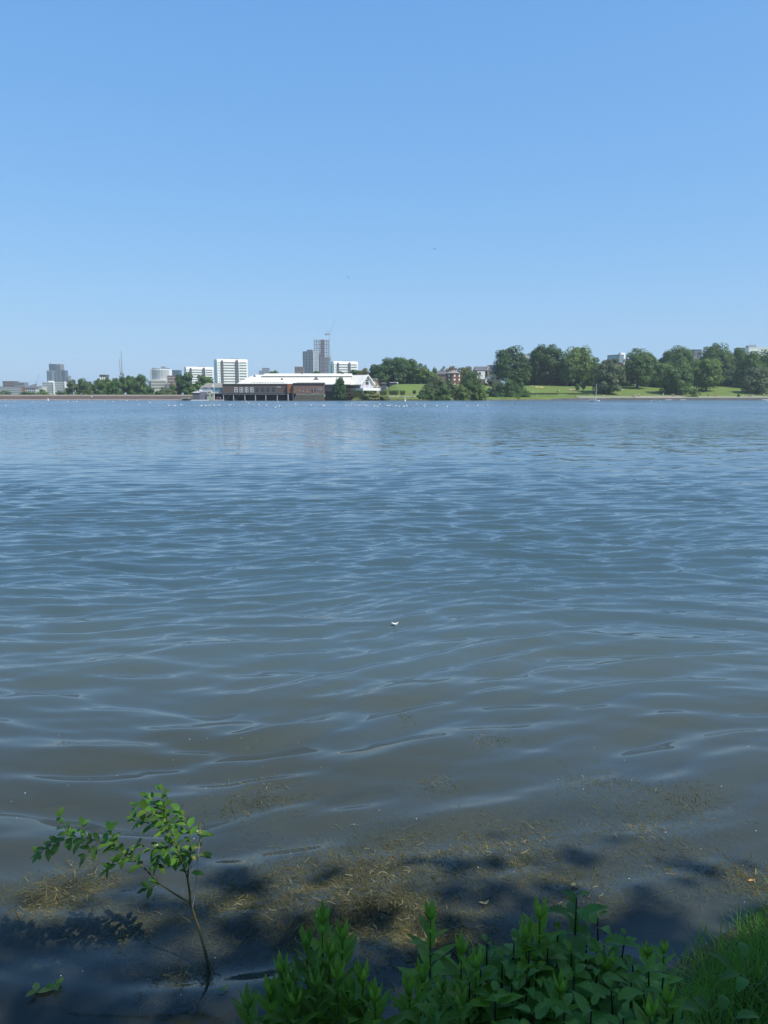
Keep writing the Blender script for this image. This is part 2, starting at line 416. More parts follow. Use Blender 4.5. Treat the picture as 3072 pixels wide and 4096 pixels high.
def bx(root, name, m, x0, x1, y0, y1, z0, z1, label=None):
    o = MB().box(x0, x1, y0, y1, z0, z1).build(name, m, root)
    if label: o['label'] = label
    return o
def S(y): return y * 0.9935 / FPX     # metres per photo pixel near the horizon

# ------------------------------------------------------------------ far city
def white_tower(px0, pxc, px1, top, y, floors, label, rz=R(24)):
    """arched-end residential slab; pxc is the photo column of its near corner"""
    sc = S(y); xc, ztop = at(pxc, top, y)
    W = (px1 - pxc) * sc / math.cos(rz); D = (pxc - px0) * sc / math.sin(rz)
    z0 = fh(xc, y); Ht = ztop - z0
    t = thing('white_apartment_tower', label, 'apartment tower', (xc, y, z0), rz, 'white apartment towers beyond the lake')
    # body: chamfered top like a mansard
    ch = 2.6
    prof = [(0, 0), (D, 0), (D, Ht - ch), (D - 1.6, Ht), (1.6, Ht), (0, Ht - ch)]
    mb = MB(); n = len(prof)
    mb.add([(0, p[0], p[1]) for p in prof] + [(W, p[0], p[1]) for p in prof],
           [tuple(range(n - 1, -1, -1)), tuple(range(n, 2 * n))] + [(i, (i + 1) % n, (i + 1) % n + n, i + n) for i in range(n)])
    mb.build('wall', WHITE, t)
    fhgt = 2.75; gp = [(0.05, 0.10, 0), (0.19, 0.50, 1), (0.62, 0.93, 1)]
    for k in range(floors):
        zt = Ht - ch - 0.4 - k * fhgt
        if zt < 3: break
        bx(t, 'window', GLASS, W*0.035, W*0.035 + 1.0, -0.06, 0.2, zt - 0.95, zt - 0.2)
        for a, b in ((0.205, 0.575), (0.72, 0.955)):
            o = bx(t, 'window_band', BAND, W*a, W*b, -0.07, 0.2, zt - 0.95, zt); 
            MB().box(W*a, W*b, -0.14, -0.02, zt - 1.1, zt - 0.97).build('sill', WHITE, o)
    for a, b in ((0.115, 0.195), (0.585, 0.69)):
        xm = W * (a + b) / 2; rr = W * (b - a) / 2
        pts = [(xm - rr, 0.5), (xm + rr, 0.5)] + [(xm + rr * math.cos(w), Ht - ch + 0.1 + rr * 1.2 * math.sin(w)) for w in np.linspace(0, math.pi, 9)]
        o = MB().prism(pts, -0.9, 0.25).build('stair_bay', BANDB, t)
        for k in range(floors):
            zt = Ht - ch - 0.4 - k * fhgt
            if zt > 3: MB().box(xm - rr*0.75, xm + rr*0.75, -0.99, -0.85, zt - 1.1, zt - 0.3).build('landing_window', GLASS, o)
    # end wall: recessed dark strip and arched white cap
    bx(t, 'end_recess', BAND, -0.06, 0.2, D*0.42, D*0.58, 1, Ht - 2.6)
    pts = [(D*0.30, Ht-ch-.8), (D*0.70, Ht-ch-.8)] + [(D*.5 + D*.20*math.cos(w), Ht - ch -.8 + 2.1*math.sin(w)) for w in np.linspace(0, math.pi, 7)]
    n = len(pts)
    MB().add([(-0.5, p[0], p[1]) for p in pts] + [(0.1, p[0], p[1]) for p in pts], [tuple(range(n)), tuple(range(2*n-1, n-1, -1))] + [(i, i+n, (i+1) % n + n, (i+1) % n) for i in range(n)]).build('end_arch', WHITE, t)
    bx(t, 'roof_tank', GREYP, W*0.50, W*0.72, D*0.3, D*0.7, Ht, Ht + 0.9)
    bx(t, 'roof_tank', GREYP, W*0.76, W*0.80, D*0.3, D*0.6, Ht, Ht + 0.5)
white_tower(842, 868, 980, 1436, 800, 12, 'tallest white apartment tower, directly behind the left end of the long pale roof')
white_tower(722, 745, 843, 1467, 900, 9, 'white apartment tower half hidden by dark green trees, left of the tallest white one')
white_tower(1310, 1336, 1429, 1445, 850, 9, 'white apartment tower to the right of the tower under construction')

def slab_tower(name, label, px0, px1, top, y, cols, floors, wallm, glassm, rz=0, depth=14, cat='office tower', group=None, wfrac=0.6, hfrac=0.55, base=None, bands=False, side=None):
    """plain block with real window openings laid proud on the front; px0..px1 is its whole seen width"""
    sc = S(y); x0, ztop = at(px0, top, y); wtot = (px1 - px0) * sc
    if side: W = wtot * (1 - side) / math.cos(rz); D = wtot * side / abs(math.sin(rz))
    else: W = wtot; D = depth
    ox = x0 + (wtot * side if side and rz > 0 else 0)
    z0 = fh(x0, y) if base is None else base; Ht = ztop - z0
    t = thing(name, label, cat, (ox, y, z0), rz, group)
    bx(t, 'wall', wallm, 0, W, 0, D, 0, Ht)
    fh_ = Ht / floors; cw = W / cols
    for k in range(floors):
        zc = (k + 0.5) * fh_
        if bands: bx(t, 'window_band', glassm, W*0.03, W*0.97, -0.12, 0.1, zc - fh_*hfrac/2, zc + fh_*hfrac/2)
        else:
            for c in range(cols):
                bx(t, 'window', glassm, (c + .5 - wfrac/2)*cw, (c + .5 + wfrac/2)*cw, -0.12, 0.1, zc - fh_*hfrac/2, zc + fh_*hfrac/2)
        if side:
            yy = (0.06, 0.94)
            xx = (-0.12, 0.1) if rz > 0 else (W - 0.1, W + 0.12)
            bx(t, 'window_band', glassm, xx[0], xx[1], D*yy[0], D*yy[1], zc - fh_*hfrac/2, zc + fh_*hfrac/2)
    bx(t, 'parapet', wallm, -0.25, W + 0.25, -0.25, D + 0.25, Ht, Ht + 0.6)
    return t, W, D, Ht

# tower with white frame, its lit right face painted in as whiter mullions, and the taller one still going up beside it
t, W, D, Ht = slab_tower('residential_tower', 'finished blue-grey glass tower just left of the tall unfinished one', 1211, 1271, 1407, 1500, 7, 14, GREYP, BGLASS, R(-32), side=0.28, wfrac=0.55, hfrac=0.8)
bx(t, 'plant_room', GREYP, W*0.3, W*0.8, D*0.2, D*0.8, Ht + .6, Ht + 3.6)
for k in range(8): bx(t, 'mullion', LGREY, W*k/7.0 - 0.35, W*k/7.0 + 0.35, -0.35, -0.13, 2, Ht)
for k in range(5): bx(t, 'mullion', WHITE, W + 0.13, W + 0.5, D*k/4.0 - 0.5, D*k/4.0 + 0.5, 2, Ht + .6)
def unfinished_tower():
    y = 1700; sc = S(y); x0, ztop = at(1254, 1356, y); z0 = fh(x0, y); Ht = ztop - z0; W = 66 * sc; D = 20
    t = thing('unfinished_tower', 'tallest grey tower on the skyline, still under construction with an open concrete top', 'tower', (x0, y, z0), 0)
    fl = 4.0; n = int(Ht / fl); clad = int(n * 0.80)
    bx(t, 'core', REDST, W*0.40, W*0.62, 3, D - 3, 0, Ht - 1)
    bx(t, 'cladding', BGLASS, 0, W*0.38, 0.5, D, 0, clad * fl - 3)
    bx(t, 'cladding', GREYP, W*0.38, W, 1.2, D, 0, clad * fl - 11)
    bx(t, 'lift_strip', REDST, W*0.58, W*0.65, -0.9, 0.4, 4, Ht - 14)
    for k in range(1, n + 1):
        full = k > clad - 3
        bx(t, 'floor_slab', GREYP if k % 2 else LGREY, (0 if full else W*0.38), W * (1 if k <= clad - 2 else 0.93), 0 if full else 0.2, D, k * fl - 0.7, k * fl - 0.1)
    for c in range(7):
        w0 = W * (0.02 + 0.15 * c) if c < 6 else W * 0.88
        bx(t, 'column', GREYP if c not in (2, 3, 4) else REDST, w0, w0 + 1.2, 0.4, 1.1, (clad - 3) * fl, Ht - 0.7)
    return t
unfinished_tower()
def tower_crane(name, label, px, top, y, jib, cj, mast=1.6):
    x, zt = at(px, top, y); z0 = fh(x, y); t = thing(name, label, 'crane', (x, y, z0), 0, None); Ht = zt - z0; m = MB()
    for sx in (-1, 1):
        for sy in (-1, 1): m.tube([(sx*mast/2, sy*mast/2, 0), (sx*mast/2, sy*mast/2, Ht)], 0.25, 4)
    k = 0; z = 0
    while z < Ht - 3:
        s = 1 if k % 2 else -1
        m.tube([(-s*mast/2, -mast/2, z), (s*mast/2, -mast/2, z + 3)], 0.12, 4); m.tube([(mast/2, -s*mast/2, z), (mast/2, s*mast/2, z + 3)], 0.12, 4); z += 3; k += 1
    m.build('mast', LGREY, t)
    j = MB(); jx, jz = jib
    for o_ in (-0.5, 0.5): j.tube([(0, o_, Ht), (jx, o_, Ht + jz)], 0.13, 4)
    j.tube([(0, 0, Ht + 1.4), (jx, 0, Ht + jz)], 0.12, 4)
    for i in range(14):
        a = i / 14; b = (i + .5) / 14
        j.tube([(jx*a, -.5, Ht + jz*a), (jx*b, 0, Ht + jz*b + 1.2*(1-b))], 0.06, 4)
    j.build('jib', STEEL, t)
    c = MB(); c.box(-cj, 0, -1, 1, Ht - 1, Ht + 1.2); c.box(-cj, -cj + 3, -1.5, 1.5, Ht - 2.2, Ht + 1.6); c.tube([(0, 0, Ht), (-cj*0.4, 0, Ht + 7)], 0.3, 4); c.tube([(-cj*0.4, 0, Ht + 7), (-cj, 0, Ht + 1)], 0.15, 4)
    c.build('counterweight', GREYP, t)
    MB().box(0.6, 2.4, -1.2, 1.2, Ht - 2.6, Ht - 0.3).build('cab', WHITE, t)
    return t
tower_crane('tower_crane', 'pale tower crane standing against the unfinished tower, jib pointing steeply up', 1319, 1337, 1680, (14, 36), 10)
tower_crane('tower_crane', 'small pale crane with raised jib, left of the stepped grey tower', 148, 1540, 1300, (4.5, 20), 5, 1.2)
slab_tower('office_building', 'low grey-brown building at the left foot of the finished glass tower', 1178, 1213, 1468, 1450, 4, 6, BROWNB, BGLASS, cat='building')
slab_tower('office_building', 'distant small grey-blue building with two storeys, beyond the left part of the pale roof', 1048, 1074, 1473, 1600, 3, 6, GREYP, BGLASS2, cat='building')
slab_tower('office_building', 'lowest far blue building, left neighbour of the two storey one beyond the pale roof', 1036, 1049, 1484, 1650, 2, 5, GREYP, BGLASS2, cat='building')
# stepped grey tower on the left
def stepped():
    y = 1600; sc = S(y); x0, _ = at(186, 1500, y); z0 = fh(x0, y)
    t = thing('stepped_tower', 'stepped dark blue-grey tower rising behind a white banded building on the far left', 'tower', (x0, y, z0), 0)
    for i, (a, b, tp, yo) in enumerate([(187, 242, 1482, 0), (196, 224, 1456, 2), (224, 242, 1456, 1), (242, 257, 1481, 3), (257, 269, 1503, 4)]):
        X0 = (a - 186) * sc; X1 = (b - 186) * sc; _, zt = at(a, tp, y); Hh = zt - z0
        if i == 0: X1 = (224 - 186) * sc
        o = bx(t, 'wall', GREYP if i % 2 == 0 else BGLASS, X0, X1, yo, 22 - i, 0, Hh)
        nn = max(2, int((X1 - X0) / 3))
        for k in range(nn):
            MB().box(X0 + (k + .25) * (X1 - X0) / nn, X0 + (k + .7) * (X1 - X0) / nn, yo - 0.3, yo + 0.1, 3, Hh - 2.5).build('window_strip', BGLASS if i % 2 == 0 else BAND, o)
    bx(t, 'roof_mast', GREYP, 12*sc, 14*sc, 6, 8, at(0, 1456, y)[1] - z0, at(0, 1451, y)[1] - z0)
    bx(t, 'corner_pier', BGLASS2, 22*sc, 29*sc, -0.9, 0.2, 2, at(0, 1484, y)[1] - z0)
stepped()
# white banded building in front of it
def banded():
    y = 1000; sc = S(y); x0, zt = at(168, 1528, y); z0 = fh(x0, y); Ht = zt - z0; W = (262 - 168) * sc
    t = thing('white_office_block', 'long white building with grey horizontal bands and two tall white fins', 'office building', (x0, y, z0), 0)
    bx(t, 'wall', LGREY, 0, W, 0, 16, 0, Ht)
    for k in range(6): bx(t, 'window_band', GREYP, 0.5, W - 0.5, -0.15, 0.1, Ht - 2.2 - k*2.2, Ht - 1.4 - k*2.2)
    for p in (215, 260): bx(t, 'fin', WHITE, (p-2.5-168)*sc, (p+2.5-168)*sc, -1.2, 0.3, 0, Ht + 0.7)
    bx(t, 'roof_plant', WHITE, (188-168)*sc, (204-168)*sc, 3, 9, Ht, Ht + 1.6)
banded()
slab_tower('office_building', 'pale low block between the small crane and the white banded building', 153, 168, 1545, 980, 3, 4, LGREY, GREYP, cat='building')
slab_tower('brown_office_block', 'dark purple-grey block at the left edge of the photo, above a banded block', 10, 58, 1526, 1250, 8, 5, BROWNB, BGLASS, cat='office building')
slab_tower('brown_office_block', 'grey-mauve stepped block just right of the dark block at the left edge', 58, 97, 1531, 1200, 5, 4, GREYP, BAND, cat='office building')
slab_tower('banded_block', 'wide low blue-grey block with window bands at the left edge of the photo', -30, 88, 1548, 1050, 8, 4, GREYP, LGREY, cat='office building', bands=True, hfrac=0.35)
slab_tower('brick_building', 'small orange brick building beside the wide banded block on the far left', 86, 102, 1551, 1040, 2, 3, ORBRICK, ORBRICK, cat='building')
t, W, D, Ht = slab_tower('low_hall', 'low pale hall with dark roof, below the small crane on the far left', 101, 142, 1553, 1030, 5, 3, LGREY, BAND, cat='building')
MB().hiproof(-1, W + 1, -1, D + 1, Ht + .6, Ht + 5, 6, W - 4).build('roof', SLATE, t)
slab_tower('low_house', 'small dark-roofed building showing above the left row of trees', 398, 421, 1502, 620, 3, 3, SLATE, WHITE, cat='building', depth=8)
# radio masts
def radio_mast(label, px, top, y, r):
    x, zt = at(px, top, y); z0 = fh(x, y); t = thing('radio_mast', label, 'mast', (x, y, z0), 0, 'radio masts'); Ht = zt - z0; m = MB()
    for k in range(3):
        a = k * 2.094; m.tube([(r*math.cos(a), r*math.sin(a), 0), (r*.3*math.cos(a), r*.3*math.sin(a), Ht*.55), (0.2*math.cos(a), .2*math.sin(a), Ht)], [.3, .25, .15], 4)
    z = 0; i = 0
    while z < Ht * .95:
        f = 1 - .7*z/Ht/.55 if z < Ht*.55 else .15; a = (i % 3)*2.094; b = ((i+1) % 3)*2.094
        m.tube([(r*f*math.cos(a), r*f*math.sin(a), z), (r*f*math.cos(b), r*f*math.sin(b), z+3)], .12, 4); z += 3; i += 1
    m.build('lattice', GREYP, t)
    d = MB()
    for q in range(3): d.tube([(r*.9*math.cos(q*2), r*.9*math.sin(q*2), Ht*.42+q), (r*.9*math.cos(q*2), r*.9*math.sin(q*2), Ht*.42+q+5)], 1.1, 8)
    d.build('antenna', GREYP, t)
radio_mast('tallest thin lattice radio mast rising behind the left row of trees', 484, 1402, 1400, 2.6)
radio_mast('shorter thin mast just left of the tallest radio mast', 478, 1434, 1390, 1.6)
# white hotel
def hotel():
    y = 950; sc = S(y); x0, zt = at(596, 1476, y); z0 = fh(x0, y); Ht = zt - z0
    t = thing('white_hotel_block', 'white round-fronted office block on a wider arcaded base, between two tree groups', 'office building', (x0, y, z0), 0)
    _, zm = at(0, 1520, y); zm -= z0; W = (671 - 596) * sc
    x1 = (607 - 596) * sc
    bx(t, 'wall', LGREY, 0, x1, 3, 16, 0, Ht - .4, 'plain white end wing, its shaded face put in as grey')  # greyer than the front: the side away from the sun, painted in
    bow = [(x1, 2.5)] + [(x1 + (W - x1) * f, 2.5 - 3.0 * math.sin(math.pi * f)) for f in (0.12, 0.3, 0.5, 0.7, 0.88)] + [(W, 2.5), (W, 17), (x1, 17)]
    MB().slab(bow, zm, Ht).build('wall', WHITE, t)
    for k in range(9):
        b2 = [(x, yy - 0.18 if yy < 5 else 6) for x, yy in bow]
        zz = zm + 1.0 + k * (Ht - zm - 1.5) / 9
        MB().slab([(x, yy - 0.16) for x, yy in bow[:7]] + [(W, 4), (x1, 4)], zz, zz + 0.5).build('window_band', GREYP, t)
    bx(t, 'podium', STONEW, (606-596)*sc, (667-596)*sc, -4, 16, 0, zm)
    bx(t, 'podium_wing', GREYP, -1, (606-596)*sc, -2, 16, 0, zm - .8)  # darker grey stands for the shaded left side of the podium
    for r in range(3):
        for c in range(10):
            xx = (608-596)*sc + c * 5.7*sc; zz = zm - 3.4 - r * 3.6
            pts = [(xx, zz), (xx + 0.95, zz)] + [(xx + .475 + .475*math.cos(w), zz + 1.5 + .475*math.sin(w)) for w in np.linspace(0, math.pi, 5)]
            MB().prism(pts, -4.15, -3.9).build('window', GLASS, t)
    for a, b, h in ((601, 612, 1.6), (618, 628, 1.2), (638, 650, 3.2), (653, 668, 1.6)): bx(t, 'roof_plant', GREYP, (a-596)*sc, (b-596)*sc, 6, 12, Ht, Ht + h)
hotel()
slab_tower('glass_office_block', 'dark blue glass block between the arcaded white block and the half hidden white tower', 688, 717, 1482, 1200, 5, 10, BGLASS, GREYP, cat='office building', bands=True, hfrac=0.15)
slab_tower('brown_office_block', 'brown-grey flat roofed block right beside the arcaded white block', 668, 697, 1504, 930, 5, 6, BROWNB, LGREY, cat='office building', hfrac=0.4)
# behind the park
t, W, D, Ht = slab_tower('glass_office_block', 'pale blue glass tower block with a white box on its roof, above the park trees', 2448, 2517, 1420, 900, 6, 8, GREYP, BGLASS2, R(25), side=0.42, cat='office building', wfrac=0.8, hfrac=0.6)
bx(t, 'roof_box', WHITE, W*0.30, W*0.78, 2, 6, Ht + .6, Ht + 2.9); bx(t, 'white_pier', WHITE, W*.50, W*.68, -.5, .2, 0, Ht + .5)
slab_tower('office_tower', 'grey tower glimpsed between the two tallest park trees', 2098, 2128, 1417, 1100, 4, 12, LGREY, GREYP, cat='tower', wfrac=0.4)
t, W, D, Ht = slab_tower('white_flat_roofed_block', 'white flat-topped building with dark aerials above the trees at the right edge', 2996, 3110, 1391, 760, 9, 7, WHITE, WHITE, cat='building')
bx(t, 'roof_plant', GREYP, 0.4, 8.5, 3, 8, Ht + .6, Ht + 2.2)
m = MB()
for k in range(9): m.tube([(0.8 + k*.95, 4, Ht + 2.1), (0.8 + k*.95, 4, Ht + 2.8 + (k*37 % 5)*.45)], .09, 4)
m.build('aerial', DARK, t)
slab_tower('grey_block', 'dark grey roof glimpsed between two rounded park tree crowns on the right', 2776, 2806, 1400, 700, 3, 5, GREYP, SLATE, cat='building')
slab_tower('grey_block', 'grey building top left of the white flat-topped one at the right edge', 2962, 2998, 1393, 770, 4, 5, GREYP, SLATE, cat='building')
# ------------------------------------------------------------------ buildings on the far shore
def shore_pt(px, py, y): return at(px, py, y)
def lakeside_hall():
    y = 357; sc = S(y); x0, _ = at(890, 1600, y)
    t = thing('lakeside_hall', 'long low lakeside hall with a vast pale roof and brown walls standing on stilts', 'hall', (x0, y, 0), 0)
    X = lambda p: (p - 890) * sc
    Zf = lambda py, yy=0: at(0, py, y + yy)[1]
    # undercroft
    bx(t, 'undercroft_shade', DARK, X(893), X(1150), 5.5, 14, -0.6, Zf(1578))  # solid dark box puts the shade beneath the deck into colour
    bx(t, 'deck_beam', SLATE, X(889), X(1156), -0.5, 6, Zf(1579), Zf(1575))
    w = bx(t, 'clad_wall', CLAD, X(891), X(1150), 0, 14, Zf(1575), Zf(1537)); 
    MB().box(X(889), X(1151), -0.3, 14.2, Zf(1537), Zf(1534.5)).build('eave', PSLATE, w)
    MB().box(X(891), X(1150), -0.12, 0.1, Zf(1572), Zf(1571)).build('lower_trim', GREYP, w)
    for p in (895, 935, 980, 1022, 1063, 1109, 1152): bx(t, 'stilt', LGREY, X(p) - .15, X(p) + .15, -0.35, -0.05, -0.8, Zf(1578.5))
    for k, p in enumerate((895, 935)): MB().tube([(X(p), 0.5, -0.4), (X(p + 26), 0.5, Zf(1579))], .13, 4).build('brace', GREYP, t)
    for i, p in enumerate((945, 966, 987, 1008)):
        f = MB(); a, b, z0, z1 = X(p - 6.5), X(p + 6.5), Zf(1569), Zf(1549.5); th = .17
        for u, v, q, r in ((a, b, z0, z0+th), (a, b, z1-th, z1), (a, a+th, z0+th, z1-th), (b-th, b, z0+th, z1-th), ((a+b)/2-th/2, (a+b)/2+th/2, z0+th, z1-th)): f.box(u, v, -.12, -.02, q, r)
        f.box(a+th, (a+b)/2-th/2, -.11, -.03, (z0+z1)/2-th/2, (z0+z1)/2+th/2); f.box((a+b)/2+th/2, b-th, -.11, -.03, (z0+z1)/2-th/2, (z0+z1)/2+th/2)
        o = f.build('window', WFRAME, t); o['label'] = 'white cross-barred window'
        MB().box(a+.02, b-.02, -.025, .1, z0+.02, z1-.02).build('pane', GLASS, o)
    for p in (1029, 1051, 1072, 1094):
        o = bx(t, 'window', GLASS, X(p-6), X(p+6), -.06, .1, Zf(1568), Zf(1550), 'boarded dark window')
        MB().box(X(p)-.06, X(p)+.06, -.10, -.06, Zf(1568), Zf(1550)).build('mullion', DARK, o)
    m = MB()
    for k in range(4): m.box(X(1108 + k*4.2), X(1108 + k*4.2 + 2.2), -.14, -.01, Zf(1549.5), Zf(1546.5))
    m.build('sign_letters', WFRAME, t)
    bx(t, 'brick_bay', ORBRICK, X(1150.5), X(1174), -1.2, 14, Zf(1572), Zf(1535))
    bx(t, 'bay_shade_fill', DARK, X(1153), X(1172), 4, 12, -.5, Zf(1572.5))  # dark fill painted in for the shade under the brick bay
    for p in (1153, 1173): bx(t, 'stilt', LGREY, X(p)-.25, X(p)+.2, -1.0, -.6, -.8, Zf(1572.2))
    w = bx(t, 'brown_wall', BROWNB, X(1175), X(1297), -2.2, 14, Zf(1574), Zf(1535))
    MB().box(X(1174.5), X(1299), -2.6, 14.3, Zf(1535), Zf(1532)).build('eave', DARK, w)
    o = bx(t, 'window', GLASS, X(1247), X(1262), -2.3, -2.1, Zf(1566), Zf(1556)); MB().box(X(1254), X(1255), -2.36, -2.3, Zf(1566), Zf(1556)).build('mullion', WFRAME, o)
    bx(t, 'sign_board', GREYP, X(1270), X(1290), -2.3, -2.1, Zf(1562), Zf(1552))
    for p, q in ((1199, 1562), (1213, 1565), (1230, 1567)): bx(t, 'wall_lamp', WFRAME, X(p), X(p+1.6), -2.5, -2.2, Zf(q+2), Zf(q-1))
    # stone steps and rubble below the brown wall
    for k in range(5): bx(t, 'stone_step', m_rubble, X(1176 + k*2), X(1297 - k*1.5), -4.6 + k*0.55, 2, -0.6 + 0.001*k, Zf(1598 - k*4.8))
    bx(t, 'grey_link', LGREY, X(1297.5), X(1345), 3, 14, Zf(1565), Zf(1533))
    bx(t, 'grey_link_base', SLATE, X(1297.5), X(1345), 3.4, 14, -.3, Zf(1565.2))
    # great pale roof: lower slope, clerestory step, upper slope
    zE, zM, zU, zR = Zf(1536), Zf(1509, 14), Zf(1504.5, 14), Zf(1494, 22)
    m = MB(); m.add([(X(945), 0.2, zE), (X(1398), 0.2, zE), (X(1398), 14, zM), (X(975), 14, zM), (X(945), 0.2, zE-.35), (X(1398), 0.2, zE-.35), (X(1398), 14, zE-.35), (X(975), 14, zE-.35)],
        [(0,1,2,3), (4,7,6,5), (0,4,5,1), (1,5,6,2), (2,6,7,3), (3,7,4,0)]).build('lower_roof', CREAM, t)
    m = MB(); m.add([(X(975), 14, zM), (X(1030), 14, zM), (X(1030), 22, zR-.6), (X(990), 22, zR-.6)], [(0,1,2,3)]).build('hip_roof', CREAM, t)
    bx(t, 'clerestory', GREYP, X(1028), X(1392), 14.02, 15, zM-.2, zU)
    m = MB(); m.add([(X(1026), 13.6, zU+.05), (X(1400), 13.6, zU+.05), (X(1400), 22, zR), (X(1034), 22, zR), (X(1034), 30, zU), (X(1400), 30, zU), (X(1026), 13.6, zU-.05), (X(1400), 13.6, zU-.05)],
        [(0,1,2,3), (3,2,5,4), (6,7,1,0), (1,7,5,2), (0,3,4,6)]).build('upper_roof', CREAM, t)
    for p, q, yy, s in ((1118, 1515, 9, 1), (1257, 1513, 9, 1.5), (997, 1503, 16, 1.1), (1190, 1495.5, 20, 1.0), (1360, 1493, 21, 1.3)):
        xx = X(p); zz = Zf(q, yy)
        MB().hiproof(xx - .9*s, xx + .9*s, yy-.8, yy+.8, zz-.8, zz+.5*s, xx-.1, xx+.1).build('roof_vent', SLATE, t)
    for a, b in ((1008, 1137), (1188, 1297)):
        m = MB()
        m.tube([(X(a), -.1, Zf(1530)), (X(b), -.1, Zf(1530))], .07, 4)
        n = int((b - a) / 10)
        for k in range(n + 1): m.tube([(X(a + (b-a)*k/n), -.1, Zf(1535)), (X(a + (b-a)*k/n), -.1, Zf(1530))], .06, 4)
        m.build('roof_railing', DARK, t)
    return t
m_rubble = mat('rubble_stone', (0.17, 0.155, 0.13), 0.9, 0.9, 1.2, 0.1, 0, (0.05, 0.055, 0.04))
lakeside_hall()
def gabled_hall():
    y = 366; sc = S(y); rz = R(-38)
    Zf = lambda py, yy=0: at(0, py, y + yy)[1]
    xr, _ = at(1441, 1550, y)      # near corner of the gable (front right in plan)
    t = thing('gabled_clubhouse', 'clubhouse with white timber gable at the right end of the long hall', 'clubhouse', (xr, y, 0), rz)
    zE = Zf(1536); zR = Zf(1499.5, 4); gw = 50 * sc / math.sin(-rz)       # gable width (along local +y)
    L = 66 * sc / math.cos(rz)
    # local: -x along the eave to the left, +y along the gable wall going away
    MB().box(-L, 0, 0, gw, 0, zE).build('wall', LGREY, t)
    n = MB(); n.add([(-L-.0, -.6, zE-.25), (.9, -.6, zE-.25), (.9, gw/2, zR), (-L, gw/2, zR), (.9, gw+.6, zE-.25), (-L, gw+.6, zE-.25)], [(0,1,2,3), (3,2,4,5)])
    n.add([(-L, -.6, zE-.55), (.9, -.6, zE-.55), (.9, gw/2, zR-.35), (-L, gw/2, zR-.35), (.9, gw+.6, zE-.55), (-L, gw+.6, zE-.55)], [(3,2,1,0), (5,4,2,3), (1,2,8,7) if False else (0,3,5)])
    n.build('roof', CREAM, t)
    g = MB(); g.add([(0.05, 0, zE), (0.05, gw, zE), (0.05, gw/2, zR-.4)], [(0,1,2)]); g.add([(-.3, 0, zE), (-.3, gw, zE), (-.3, gw/2, zR-.4)], [(0,2,1)]); g.build('gable_wall', LGREY, t)
    b = MB()
    for s in (0, 1):
        ya, yb = (-.6, gw/2) if s == 0 else (gw + .6, gw/2)
        b.add([(1.0, ya, zE-.6), (1.0, yb, zR-.25), (1.0, yb, zR+.3), (1.0, ya, zE-.05), (.8, ya, zE-.6), (.8, yb, zR-.25), (.8, yb, zR+.3), (.8, ya, zE-.05)], [(0,1,2,3), (7,6,5,4), (0,4,5,1), (3,2,6,7)])
    b.build('barge_board', WHITE, t)
    for f in (0.33, 0.66): MB().box(.06, .3, gw*f-.2, gw*f+.2, zE-2.2, zE+1.6).build('gable_post', WHITE, t)
    MB().box(.06, .25, gw*.38, gw*.62, zE-.1, zE+1.0).build('window', GLASS, t)
    MB().box(.06, .2, gw*.42, gw*.58, zE+1.4, zE+2.0).build('window', GLASS, t)
    MB().box(.04, .15, .3, gw-.3, zE-1.9, zE-.5).build('window', mat('pale_mauve_glass', (.42,.40,.46), .3), t)
    MB().box(-L+.2, -.2, -.08, .05, zE-1.9, zE-.35).build('window_band', SLATE, t)
    # terrace
    z1 = Zf(1554); z2 = Zf(1562)
    MB().box(-1.0, 3.4, -2.0, gw+1.0, z2, z1+.15).build('terrace', WHITE, t)
    for yy in (-1.9, gw*.3, gw*.65, gw+.6): MB().box(2.9, 3.25, yy, yy+.3, Zf(1580), z2).build('terrace_post', WHITE, t)
    MB().box(-1, 2.2, -1.2, gw, 0.8, z2-.01).build('undercroft_shade', DARK, t)  # dark box stands for the shade below the terrace
    r = MB(); r.tube([(3.3, -1.9, z1+1.1), (3.3, gw+.9, z1+1.1)], .06, 4)
    for k in range(9): r.tube([(3.3, -1.9+k*(gw+2.8)/8, z1+.1), (3.3, -1.9+k*(gw+2.8)/8, z1+1.1)], .05, 4)
    r.build('railing', WHITE, t)
gabled_hall()
def cottage(name, label, px0, px1, eave, top, y, wm, rm, depth=7, gable=False, base=None, rx=0.25, wins=2, cat='house', rz=0, wmat=None):
    sc = S(y); x0, ze = at(px0, eave, y); _, zt = at(px0, top, y + depth/2); W = (px1 - px0)*sc
    z0 = fh(x0, y) - .2 if base is None else base
    t = thing(name, label, cat, (x0, y, z0), rz); ze -= z0; zt -= z0
    if gable:
        MB().prism([(0, 0), (W, 0), (W, ze), (W/2, zt), (0, ze)], 0, depth).build('wall', wm, t)
        r = MB(); 
        for s in (0, 1):
            xa, xb = (-.3, W/2) if s == 0 else (W + .3, W/2)
            r.add([(xa, -.3, ze-.2), (xb, -.3, zt+.1), (xb, depth+.3, zt+.1), (xa, depth+.3, ze-.2), (xa, -.3, ze+.05), (xb, -.3, zt+.35), (xb, depth+.3, zt+.35), (xa, depth+.3, ze+.05)],
                  [(0,3,2,1), (4,5,6,7), (0,1,5,4), (3,7,6,2), (0,4,7,3)])
        r.build('roof', rm, t)
    else:
        MB().box(0, W, 0, depth, 0, ze).build('wall', wm, t)
        MB().hiproof(-.35, W+.35, -.35, depth+.35, ze+.003, zt, W*rx, W*(1-rx)).build('roof', rm, t)
    for k in range(wins):
        a = W*(k+.5)/wins
        o = MB().box(a-.55, a+.55, -.10, .1, ze-1.7, ze-.6).build('window', wmat or GLASS, t)
        MB().box(a-.65, a+.65, -.2, -.02, ze-1.82, ze-1.71).build('sill', WFRAME, o)
    return t, W, ze, zt
